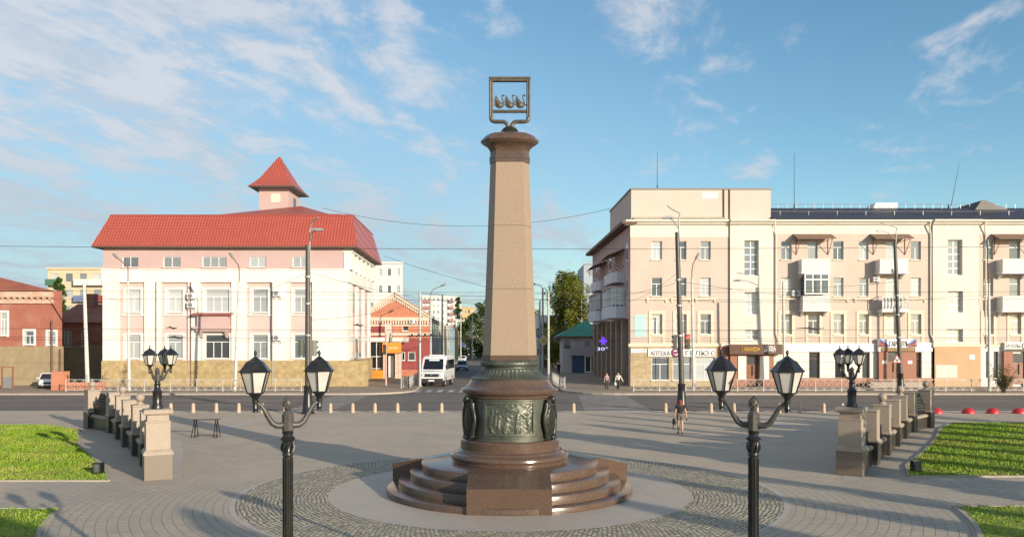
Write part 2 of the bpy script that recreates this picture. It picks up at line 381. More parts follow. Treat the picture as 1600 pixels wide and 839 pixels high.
band_m = mat('paving_band', (0.46, 0.40, 0.34), 0.7, (0.40, 0.345, 0.30), 3, big=(1, (0.33, 0.29, 0.25), 0.5))
soil_g = mat('lawn_soil', (0.17, 0.24, 0.02), 0.95, (0.24, 0.28, 0.028), 0.9, big=(0.6, (0.16, 0.13, 0.05), 0.5))
b = B(); b.poly([(-3000, -500, -.16), (3000, -500, -.16), (3000, 5000, -.16), (-3000, 5000, -.16)]); struct(b, 'ground', M_dirt)
RY0, RY1 = 52.3, 70.3
b = B(); b.poly([(-300, RY0, -.1), (300, RY0, -.1), (300, RY1 + .5, -.1), (-300, RY1 + .5, -.1)]); struct(b, 'road', M_asph)
SD = -0.03                                               # the side street drifts left as it recedes
def sx(x, y): return x + SD * (y - 82)
SL, SRT = -9.75, 4.6                                     # kerbs of the side street at y = 82
def arc(cx, cy, r, a0, a1, n=8): return [(cx + r * math.cos(R(a0 + (a1 - a0) * i / n)), cy + r * math.sin(R(a0 + (a1 - a0) * i / n))) for i in range(n + 1)]
b = B(); b.poly([(sx(SL - 6, RY1), RY1 + .4, -.096), (sx(SRT + 8, RY1), RY1 + .4, -.096), (sx(SRT + 1, 420), 420, -.096), (sx(SL - 1, 420), 420, -.096)]); struct(b, 'side_street', M_asph)
left_edge = [(-300, RY1)] + arc(SL - 4.6, RY1 + 5, 5, -90, 0) + [(sx(SL, 420), 420)]
right_edge = [(300, RY1)] + arc(SRT + 5.4, RY1 + 5, 5, -90, -180) + [(sx(SRT, 420), 420)]
for e, sgn in ((left_edge, -1), (right_edge, 1)):
    b = B(); b.poly([(x, y, .03) for x, y in e] + [(300 * sgn, 420, .03)]); struct(b, 'sidewalk', M_side)
    b = B(); kb = []
    for i, (x, y) in enumerate(e):
        p0, p1 = Vector(e[max(i - 1, 0)]), Vector(e[min(i + 1, len(e) - 1)]); dd = (p1 - p0).normalized(); n_ = Vector((-dd.y, dd.x)) * (-sgn)
        kb.append((Vector((x, y)), n_))
    b.loft([[(*p, -.12), (*p, .055), (*(p - n_ * .22), .055), (*(p - n_ * .22), -.12)] for p, n_ in kb]); struct(b, 'kerb', kerb_m)
b = B(); b.poly([(-300, -80, 0), (300, -80, 0), (300, RY0, 0), (-300, RY0, 0)]); struct(b, 'plaza_paving', M_plaza)
b = B(); b.box(-300, 300, RY0, RY0 + .2, -.12, .012); struct(b, 'plaza_kerb', kerb_m)
def annulus(b, r0, r1, z, n=128, a0=0, a1=360):
    p = [(math.cos(R(a0 + (a1 - a0) * i / n)), math.sin(R(a0 + (a1 - a0) * i / n))) for i in range(n + 1)]
    for (c0, s0), (c1, s1) in zip(p, p[1:]):
        b.poly([(CX + r0 * c0, CY + r0 * s0, z), (CX + r1 * c0, CY + r1 * s0, z), (CX + r1 * c1, CY + r1 * s1, z), (CX + r0 * c1, CY + r0 * s1, z)])
R_IN, R_COB, R_PL = 5.42, 7.94, 12.42
b = B(); annulus(b, R_IN, R_COB, .004); struct(b, 'cobbled_ring', M_cob)
b = B(); annulus(b, 3.0, R_IN, .008); struct(b, 'slab_ring', M_ring)
b = B(); annulus(b, R_COB, R_COB + .16, .006); struct(b, 'edging_ring', band_m)
# painted markings
b = B()
for x0, x1, y, w in ((-300, -16, 63.3, .14), (-300, -17, 58.6, .12), (12, 300, 63.0, .14), (14, 300, 55.0, .12)): b.poly([(x0, y, -.096), (x1, y, -.096), (x1, y + w, -.096), (x0, y + w, -.096)])
for k in range(14):                                      # zebra on the right, over the main road
    y = 53.6 + k * 1.2; xa, xb = 4.9 + (y - 53.6) * .055, 9.4 + (y - 53.6) * .03
    b.poly([(xa, y, -.096), (xb, y, -.096), (xb, y + .34, -.096), (xa, y + .34, -.096)])
for k in range(13):
    y = 53.6 + k * 1.2; b.poly([(-15.3, y, -.096), (-12.3, y, -.096), (-12.3, y + .32, -.096), (-15.3, y + .32, -.096)])
for k in range(13):                                      # zebra over the mouth of the side street
    x = -9.2 + k * 1.06; b.poly([(x, 74.2, -.092), (x + .5, 74.2, -.092), (x + .5, 77.6, -.092), (x, 77.6, -.092)])
for k in range(24): y = 84 + k * 9; b.poly([(sx(-2.6, y), y, -.092), (sx(-2.45, y), y, -.092), (sx(-2.45, y + 4), y + 4, -.092), (sx(-2.6, y + 4), y + 4, -.092)])
struct(b, 'road_marking', paint_m)
# lawns
def lawn_parts(outline, seed, n):
    rnd = random.Random(seed)
    b = B(); b.prism([(x, y) for x, y in outline], 'z', -.05, .03); struct(b, 'lawn_ground', soil_g)
    kb = B(); m = len(outline)
    for i in range(m):
        p, q = Vector(outline[i]), Vector(outline[(i + 1) % m]); d_ = (q - p)
        if d_.length < .01: continue
        kb.bar((*p, .012), (*q, .012), .11, .08)
    struct(kb, 'lawn_kerb', kerb_m)
    xs = [p[0] for p in outline]; ys = [p[1] for p in outline]; vs = []; fs = []
    def inside(x, y):
        c = False; j = m - 1
        for i in range(m):
            (xi, yi), (xj, yj) = outline[i], outline[j]
            if (yi > y) != (yj > y) and x < (xj - xi) * (y - yi) / (yj - yi) + xi: c = not c
            j = i
        return c
    k = 0
    while k < n:
        x, y = rnd.uniform(min(xs), max(xs)), rnd.uniform(min(ys), max(ys)); 
        if abs(x) > y * .66 + 2 or not inside(x, y): k += .25; continue
        k += 1; h = rnd.uniform(.05, .11) * (0.75 + .6 * mnoise.noise((x * .6, y * .6, 0))); a = rnd.uniform(0, 6.28); w = .022
        dx, dy = math.cos(a) * w, math.sin(a) * w; lx, ly = rnd.uniform(-.05, .05), rnd.uniform(-.05, .05)
        i = len(vs); vs += [(x - dx, y - dy, .03), (x + dx, y + dy, .03), (x + lx, y + ly, .03 + h)]; fs.append((i, i + 1, i + 2))
    me = bpy.data.meshes.new('grass'); me.from_pydata(vs, [], fs); me.materials.append(grass_m)
    o = bpy.data.objects.new('grass', me); COL.objects.link(o); tag(o, kind='stuff')
dg = Nd('grass_blades', 0.6, 0.25)
gc = dg.mix(dg.ramp(dg.noise(0.7, None, 5), 0.35, 0.68), (0.175, 0.295, 0.02), (0.265, 0.35, 0.028)); gc = dg.mix(dg.ramp(dg.noise(0.35, None, 6), 0.49, 0.68, 0, .8), gc, (0.40, 0.34, 0.10))
gc = dg.mix(dg.ramp(dg.noise(30, None, 2), 0.4, 0.65, 0, .35), gc, (0.10, 0.19, 0.014)); grass_m = dg.done(gc)
lawn_parts([(-60, 25.95), (-13.1, 25.95), (-14.2, 28.0), (-15.4, 29.9), (-18.6, 34.4), (-21.4, 39.4), (-22.3, 41.2), (-25.2, 43.4), (-60, 44.0)], 1, 60000)
lawn_parts([(60, 26.8), (13.3, 26.8), (14.4, 29.2), (17.0, 33.0), (19.6, 37.0), (22.2, 41.5), (24.5, 44.6), (60, 45.4)], 2, 60000)
def arc_lawn(side, yt):
    a = math.degrees(math.asin((yt - CY) / R_PL)); pts = [(CX + side * R_PL * math.cos(R(t)), CY + R_PL * math.sin(R(t))) for t in [a - i * 4 for i in range(16)]]
    return pts + [(side * 60, pts[-1][1]), (side * 60, yt)]
lawn_parts(arc_lawn(-1, 21.6), 3, 16000); lawn_parts(arc_lawn(1, 21.9), 4, 16000)
# pale bands in the paving beside the balustrades
def strip(pts, w, z=.004):
    b = B()
    for (x0, y0), (x1, y1) in zip(pts, pts[1:]):
        d_ = Vector((x1 - x0, y1 - y0)).normalized(); n_ = Vector((-d_.y, d_.x)) * w / 2
        b.poly([(x0 - n_.x, y0 - n_.y, z), (x0 + n_.x, y0 + n_.y, z), (x1 + n_.x, y1 + n_.y, z), (x1 - n_.x, y1 - n_.y, z)])
    struct(b, 'paving_band', band_m)
for s_ in (-1, 1):
    strip([(s_ * 11.1, 26.2), (s_ * 12.4, 29.3), (s_ * 13.9, 33.2), (s_ * 15.6, 37)], .5); strip([(s_ * 15.2, 40.2), (s_ * 14.6, 47.6)], .9)
# ---------------------------------------------------------------- the column
mon = thing('monument_column', 'tall granite column with three bronze swans in a square frame on round stepped base', 'monument', (CX, CY, 0))
def pol(r, a, z): return (CX + r * math.sin(a), CY - r * math.cos(a), z)        # a = 0 faces the camera
for i, (r, z0, z1) in enumerate(((3.71, 0, .18), (3.36, .17, .42), (3.03, .41, .67), (2.69, .66, .91))):
    B().lathe([(r, z0), (r, z1 - .03), (r - .012, z1 - .01), (r - .035, z1), (0.4, z1)], 128, (CX, CY), (False, True)).out('step', granite, mon, 35)
for k in range(3):
    a = R(120 * k); c, s = math.cos(a), math.sin(a); b = B(); hw = 1.12
    def T(r, t, z): return (CX + r * s + t * c, CY - r * c + t * s, z)
    o_, i_ = 3.63, 2.30
    prof = [(i_, 0.02), (o_, 0.0), (o_, .68), (2.62, .913), (i_, .913)]
    ra = [T(r, -hw, z) for r, z in prof]; rb = [T(r, hw, z) for r, z in prof]
    if k: ra, rb = [T(r if z < .9 or r < 2.5 else 2.62, -hw, z) for r, z in prof], rb
    b.loft([ra, rb]).out('corner_block', granite, mon, bevel=.012)
# lower drum
B().lathe([(1.74, .905), (1.76, .96), (1.76, 1.0), (1.78, 1.03), (1.80, 1.08), (1.79, 1.13), (1.74, 1.18), (1.66, 1.20), (1.62, 1.23), (1.60, 1.27), (1.52, 1.29), (1.50, 1.31), (1.50, 1.56), (1.47, 1.60), (1.40, 1.62), (1.2, 1.62)], 96, (CX, CY), (False, True)).out('lower_drum', granite, mon, 30)
B().lathe([(1.31, 1.6), (1.31, 2.86), (1.0, 2.86)], 96, (CX, CY), (False, True)).out('panel_drum', bronze, mon, 30)
B().lathe([(1.30, 2.83), (1.345, 2.87), (1.36, 2.93), (1.42, 2.97), (1.46, 3.02), (1.47, 3.08), (1.45, 3.12), (1.36, 3.16), (1.30, 3.20), (1.24, 3.28), (1.20, 3.34), (1.18, 3.39), (1.0, 3.40)], 96, (CX, CY), (False, True)).out('cornice', granite, mon, 30)
def flut(r, a, z):
    w = max(0.0, min(1.0, (z - 3.43) / .05)) * max(0.0, min(1.0, (3.69 - z) / .03))
    return r - .03 * w * (0.5 + 0.5 * math.cos(a * 48))
b = B(); b.lathe([(1.19, 3.39), (1.20, 3.42), (1.17, 3.44), (1.08, 3.48), (1.0, 3.53), (.93, 3.60), (.885, 3.67), (.87, 3.69), (.82, 3.72), (.80, 3.75), (.80, 3.77)], 288, (CX, CY), (False, False), flut); b.out('fluted_collar', bronze, mon, 40)
b = B(); b.lathe([(.80, 3.76), (.86, 3.79), (.90, 3.85), (.89, 3.91), (.84, 3.95), (.80, 3.97), (.6, 3.97)], 240, (CX, CY), (False, True), lambda r, a, z: r + .012 * math.cos(a * 40 + z * 40)); b.out('wreath_ring', bronze, mon, 60)
def hexring(half, z, ratio=2.26):
    """six sided outline, three wide and three narrow faces, a wide one to the front; half = half the width across"""
    sb = 2 * half / (1 + ratio); sa = sb * ratio; h = (sa + 2 * sb) / (2 * math.sqrt(3)) if False else None
    pts = []; x, y = -sa / 2, 0.0; d = 0
    pts = [(0.0, 0.0)]
    for i, L_ in enumerate((sa, sb, sa, sb, sa)):
        px, py = pts[-1]; pts.append((px + L_ * math.cos(R(60 * i)), py + L_ * math.sin(R(60 * i))))
    mx = sum(p[0] for p in pts) / 6; my = sum(p[1] for p in pts) / 6
    return [(CX + p[0] - mx, CY + p[1] - my, z) for p in pts]
b = B(); b.loft([hexring(.835, 3.96), hexring(.835, 4.12)]); b.out('shaft_plinth', granite, mon, bevel=.008)
n_ = 12; b = B(); b.loft([hexring(.818 - (.818 - .587) * (i / n_) ** 0.92, 4.115 + (9.925 - 4.115) * i / n_) for i in range(n_ + 1)]); b.out('shaft', granite_raw, mon)
b = B()
for x, z in ((0, 6.1), (0, 8.0)):
    hh = [(.818 - .231 * ((z - 4.115) / 5.81) ** .92) + .0015]
    b.loft([hexring(hh[0], z), hexring(hh[0] - .0006, z + .012)], (False, False))
b.out('joint', granite_dark, mon)
prof = [(.61, 9.92), (.615, 10.0), (.615, 10.02), (.60, 10.025), (.60, 10.035), (.615, 10.04), (.615, 10.13), (.60, 10.135), (.59, 10.15), (.59, 10.24), (.605, 10.30), (.64, 10.36), (.70, 10.42), (.80, 10.47), (.84, 10.49), (.845, 10.51), (.89, 10.53), (.905, 10.57), (.89, 10.62), (.84, 10.67), (.80, 10.70), (.78, 10.74), (.68, 10.78)]
def capring(h, z):
    t = max(0, min(1, (z - 10.24) / .3)); hx = hexring(h, z); o_ = []
    for i in range(6):
        p, q = Vector(hx[i]), Vector(hx[(i + 1) % 6])
        for k in range(8):
            v = p.lerp(q, k / 8); d = Vector((v.x - CX, v.y - CY)); rr = d.length; tr = h * 0.97
            d *= (1 - .5 * t) + .5 * t * tr / rr; o_.append((CX + d.x, CY + d.y, z))
    return o_
b = B(); b.loft([capring(h, z) for h, z in prof]); b.out('capital', granite, mon, 28)
B().lathe([(.50, 10.77), (.47, 10.82), (.36, 10.86), (.29, 10.90), (.24, 10.98), (.20, 11.03), (.14, 11.05), (.10, 11.08)], 40, (CX, CY)).out('finial_base', bronze_dark, mon, 30)
# crest frame with swans
fr = []
pts = [(-.045, 10.98), (-.05, 11.06), (-.075, 11.14), (-.11, 11.20), (-.17, 11.235), (-.30, 11.24), (-.47, 11.24), (-.53, 11.262), (-.562, 11.31), (-.57, 11.38), (-.57, 12.0), (-.57, 12.43), (-.565, 12.50)]
b = B()
for s_ in (-1, 1):
    b.tube([(CX + -s_ * x, CY, z) for x, z in pts[:-1]] + [(CX + s_ * .57, CY, 12.52)], .062, 8)
    b.tube([(CX + s_ * .60, CY - .055, z) for z in (11.36, 12.5)], .028, 6); b.tube([(CX + s_ * .54, CY - .055, z) for z in (11.36, 12.5)], .022, 6)
b.bar((CX - .635, CY, 12.52), (CX + .635, CY, 12.52), .14, .12)
b.bar((CX - .635, CY - .065, 12.56), (CX + .635, CY - .065, 12.56), .05, .05); b.bar((CX - .57, CY - .065, 12.475), (CX + .57, CY - .065, 12.475), .03, .03)
frame = b.out('crest_frame', bronze_gold, mon, 35)
swan = [(0, .06), (.05, .0), (.13, -.05), (.22, -.05), (.29, .0), (.325, .07), (.32, .12), (.285, .20), (.262, .28), (.268, .325), (.33, .315), (.335, .33), (.285, .362), (.245, .352), (.228, .31), (.238, .24), (.262, .16), (.262, .12), (.235, .11), (.20, .15), (.15, .20), (.10, .26), (.055, .345), (.035, .30), (.03, .24), (.005, .27), (.012, .18), (-.01, .18), (.01, .11)]
for k in range(3):
    b = B(); x0 = CX - .475 + k * .318; b.prism([(x0 + x * .96, 11.70 + z) for x, z in swan], 'y', CY - .03, CY + .03)
    for j, (xx, zz, rr) in enumerate(((.15, .05, .105), (.11, .13, .07), (.07, .2, .04))): b.ball((x0 + xx, CY - .02, 11.70 + zz), rr, 10, 6, (1, .45, .85))
    b.out('swan', bronze_gold, mon, 40)
b = B(); b.bar((CX - .53, CY, 11.55), (CX + .53, CY, 11.55), .07, .085)
for k in range(22): b.ball((CX - .5 + k * .0476, CY - .04, 11.55 + .012 * math.sin(k * 2)), .022, 6, 4)
b.poly([(CX + .53, CY - .02, 11.70), (CX + .53, CY - .02, 11.79), (CX + .46, CY - .02, 11.74)]); b.poly([(CX - .53, CY - .02, 11.68), (CX - .53, CY - .02, 11.77), (CX - .48, CY - .02, 11.72)])
b.out('crest_bar', bronze_gold, mon, 40)
# relief panels and cartouches round the drum
def relief(seed):
    rnd = random.Random(seed); figs = []
    for i in range(15): figs.append((rnd.uniform(-.46, .46), rnd.uniform(1.95, 2.28), rnd.uniform(.028, .045), rnd.uniform(.16, .27), rnd.uniform(-.25, .25)))
    def h(u, z):
        v = 0
        for fx, fz, w, hh, lean in figs:
            dz = (z - fz) / hh; dx = (u - fx - lean * (z - fz)) / w
            v = max(v, math.exp(-dx * dx * 1.2 - (dz * 1.35) ** 4)); hd = ((u - fx - lean * hh) / .026) ** 2 + ((z - fz - hh) / .032) ** 2; v = max(v, 1.1 * math.exp(-hd))
        arcd = abs(math.hypot(u * 1.1, z - 2.12) - .42); v = max(v, .6 * math.exp(-(arcd / .03) ** 2) * (1 if z > 2.3 else 0))
        return v + .3 * mnoise.noise((u * 16, z * 16, seed)) + .2 * mnoise.noise((u * 40, z * 40, seed))
    return h
for k in range(3):
    a0 = R(120 * k); h = relief(k + 3); nx, nz = 90, 54; b = B(); hw = .575
    g = [[pol(1.335 + .034 * h(-.52 + 1.04 * i / nx, 1.86 + .86 * j / nz), a0 + (-.52 + 1.04 * i / nx), 1.86 + .86 * j / nz) for i in range(nx + 1)] for j in range(nz + 1)]
    vv = [[b._v(p) for p in r] for r in g]
    for j in range(nz):
        for i in range(nx): b._f([vv[j][i], vv[j][i + 1], vv[j + 1][i + 1], vv[j + 1][i]])
    pn = b.out('relief_panel', bronze, mon, 60)
    b = B()
    def arcbar(z0, z1, r0, r1, a, bb, n=20): b.loft([[pol(r0, a + (bb - a) * i / n, z0), pol(r1, a + (bb - a) * i / n, z0), pol(r1, a + (bb - a) * i / n, z1), pol(r0, a + (bb - a) * i / n, z1)] for i in range(n + 1)])
    for z0, z1 in ((1.795, 1.86), (2.72, 2.785)): arcbar(z0, z1, 1.29, 1.385, a0 - .575, a0 + .575)
    for sg in (-1, 1): arcbar(1.86, 2.72, 1.29, 1.385, a0 + sg * .575, a0 + sg * .52, 3)
    for z0, z1 in ((1.72, 1.77), (2.80, 2.83)): arcbar(z0, z1, 1.29, 1.35, a0 - .62, a0 + .62)
    b.out('frame', bronze, pn, 40)
for k in range(3):
    a0 = R(60 + 120 * k); b = B(); nz, na = 30, 20; rows = []
    for j in range(nz + 1):
        t = j / nz; z = 1.74 + 1.02 * t; hw = .235 * (0.80 + .2 * math.cos((t - .5) * 6.28 * 1.0)) * (1 - .5 * max(0, t - .88) / .12) * (1 - .5 * max(0, .1 - t) / .1)
        rows.append([pol(1.33 + .15 * math.sqrt(max(0, 1 - ((2 * i / na - 1) * .96) ** 2)) * (.8 + .2 * math.sin(math.pi * t)), a0 + hw * (2 * i / na - 1), z) for i in range(na + 1)])
    b.loft(rows, (False, False), closed=False); ct = b.out('cartouche', bronze_dark, mon, 45)
    b = B()
    def sp(a, r, z): return pol(r, a0 + a, z)
    for sg in (-1, 1):                                   # scrolled sides, volutes at foot and head
        b.tube([sp(sg * (.205 + .05 * math.cos((t - .5) * 6.28)), 1.40 + .03 * math.sin(t * 3.14), 1.72 + 1.0 * t) for t in [i / 14 for i in range(15)]], [.05 + .02 * abs(math.cos(t * 3.14)) for t in [i / 14 for i in range(15)]], 8)
        for zc, rr in ((1.70, .075), (2.76, .085)):
            b.tube([sp(sg * .13 + rr * (1 - t * .8) * math.cos(t * 9) / 1.4, 1.46, zc + rr * (1 - t * .8) * math.sin(t * 9)) for t in [i / 16 for i in range(17)]], .03, 6)
    b.ball(sp(0, 1.47, 2.83), .10, 10, 7, (1, 1, 1.1)); b.ball(sp(0, 1.47, 1.70), .08, 10, 7)
    for i in range(14):
        t = i / 14 * 6.283; b.ball(sp(.165 * math.cos(t), 1.45, 2.25 + .40 * math.sin(t)), .028, 6, 4)
    b.tube([sp(.15 * math.cos(t), 1.475 - .03 * abs(math.cos(t)), 2.25 + .37 * math.sin(t)) for t in [i / 24 * 6.2832 for i in range(25)]], .018, 6)
    b.out('scroll', bronze_dark, ct, 50)
# ---------------------------------------------------------------- lanterns
def lamp(name, label, pole_h, angles, arm, sc, loc, rz, group, base=True):
    root = thing(name, label, 'street lamp', loc, rz, group); o = loc; Z = pole_h
    def P(x, y, z): return (o[0] + x, o[1] + y, o[2] + z)
    def lath(b, pr, n=16): return b.lathe([(r * sc, o[2] + z) for r, z in pr], n, (o[0], o[1]))
    b = B()
    if base:
        lath(b, [(.17, 0), (.17, .10), (.14, .16), (.13, .5), (.15, .55), (.10, .62), (.075, .8), (.066, 1.2), (.06, Z - .62), (.06, Z - .45)])
        b.out('pole', iron, root, 40); b = B()
        for k in range(12): a = k * math.pi / 6; b.tube([P(.062 * math.cos(a), .062 * math.sin(a), z) for z in (1.0, Z - .47)], .009, 4)
        b.out('fluting', iron, root)
        b = B(); lath(b, [(.062, Z - .46), (.075, Z - .44), (.075, Z - .42), (.06, Z - .40), (.065, Z - .26), (.095, Z - .235), (.10, Z - .21), (.075, Z - .19), (.065, Z - .16), (.085, Z - .13), (.06, Z - .12)]); 
        for k in range(8): a = k * math.pi / 4; b.tube([P(.065 * math.cos(a), .065 * math.sin(a), Z - .40), P(.085 * math.cos(a + .3), .085 * math.sin(a + .3), Z - .34), P(.068 * math.cos(a + .5), .068 * math.sin(a + .5), Z - .27)], .014, 5)
        b.out('collar', iron, root, 40)
    else:
        k_ = Z / sc
        lath(b, [(.20, 0), (.18, .03), (.13, .07), (.10, .14), (.075, .24), (.06, .34), (.065, .38), (.05, .40), (.042, Z - .34), (.065, Z - .32), (.065, Z - .29), (.045, Z - .27), (.05, Z - .13)]); b.out('pole', iron, root, 40)
    b = B(); h8 = [[P(.078 * sc * k * math.cos(a), .078 * sc * k * math.sin(a), Z + z * sc) for a in [R(22.5 + 45 * i) for i in range(8)]] for k, z in ((.8, -.13), (1, -.11), (1, .10), (.7, .14), (.5, .16))]
    b.loft(h8)
    hub = b.out('hub', iron_worn, root, bevel=0)
    b = B(); lath(b, [(.035, Z + .155), (.055, Z + .175), (.035, Z + .19), (.05, Z + .205), (.063, Z + .235), (.06, Z + .27), (.04, Z + .305), (.015, Z + .335), (.004, Z + .345)], 12)
    for j in range(4):
        for k in range(8): a = k * math.pi / 4 + j * .39; rr = (.052, .064, .055, .035)[j] * sc; b.ball(P(rr * math.cos(a), rr * math.sin(a), Z + (.205, .235, .27, .30)[j]), .015 * sc, 5, 4)
    b.out('finial', iron_worn, root, 50)
    for ang in angles:
        c, s = math.cos(ang), math.sin(ang)
        b = B(); L_ = arm * sc
        path = [(.05, -.03), (.10, -.045), (.17, -.045), (.24, -.01), (.30, .07), (.36, .17), (.41, .235), (.46, .262), (.50, .25)]
        b.tube([P(x / .5 * L_ * c, x / .5 * L_ * s, Z + z * sc) for x, z in path], [r * sc for r in (.045, .045, .042, .04, .036, .032, .028, .026, .026)], 8)
        b.out('arm', iron_worn, root, 50)
        lx, ly, lz = L_ * 1.0 * c, L_ * 1.0 * s, Z + .14 * sc
        def ll(b, pr, n=16): return b.lathe([(r * sc, o[2] + lz + z * sc) for r, z in pr], n, (o[0] + lx, o[1] + ly))
        b = B(); ll(b, [(.018, 0), (.034, .006), (.034, .02), (.028, .03), (.04, .05), (.036, .06), (.036, .13), (.045, .14), (.045, .165), (.035, .175), (.05, .20), (.085, .245), (.115, .258), (.118, .268), (.1, .27)], 16)
        lan = b.out('lantern', iron, root, 40)
        ph = ang + .2
        def hexr(r, z): return [P(lx + r * sc * math.cos(ph + R(60 * i)), ly + r * sc * math.sin(ph + R(60 * i)), lz + z * sc) for i in range(6)]
        b = B(); b.loft([hexr(.104, .268), hexr(.188, .548)], (True, False)); b.out('glass', lamp_glass, lan)
        b = B()
        lo, hi = hexr(.108, .264), hexr(.195, .552)
        for i in range(6):
            b.bar(lo[i], hi[i], .016 * sc); b.bar(lo[i], lo[(i + 1) % 6], .018 * sc); b.bar(hi[i], hi[(i + 1) % 6], .02 * sc)
        b.out('glazing_bars', iron, lan)
        b = B(); b.loft([hexr(.17, .552), hexr(.226, .546), hexr(.228, .556), hexr(.20, .578), hexr(.165, .62), hexr(.135, .665), hexr(.115, .685), hexr(.085, .70), hexr(.04, .735), hexr(.018, .752)])
        b.out('lantern_roof', iron, lan)
        b = B(); ll(b, [(.016, .745), (.012, .765), (.02, .785), (.021, .805), (.012, .825), (.004, .835)], 10); b.out('spike', iron, lan, 50)
        b = B(); b.ball(P(lx, ly, lz + .44 * sc), .055 * sc, 12, 8, (1, 1, 1.15)); b.out('bulb', white_m, lan, 60)
    return root
lamp('street_lamp', 'near black two-lantern street lamp left of the column, standing on cobbles', 3.45, (R(180 + 24), R(24)), .425, .97, (-2.97, 10.6, 0), 0, 'two-lantern lamps before the column')
lamp('street_lamp', 'near black two-lantern street lamp right of the column, one lantern closer', 3.45, (R(180 - 35), R(-35)), .45, .98, (3.20, 10.6, 0), 0, 'two-lantern lamps before the column')
lamp('pedestal_lamp', 'short black three-lantern lamp on the sunlit left balustrade pedestal', 1.02, (R(6), R(82), R(262)), .39, 1.1, (-11.77, 26.55, 2.31), 0, 'three-lantern lamps on the pedestals')
lamp('pedestal_lamp', 'short black three-lantern lamp on the shaded right balustrade pedestal', 1.02, (R(184), R(84), R(278)), .39, 1.1, (11.62, 27.35, 2.31), 0, 'three-lantern lamps on the pedestals')
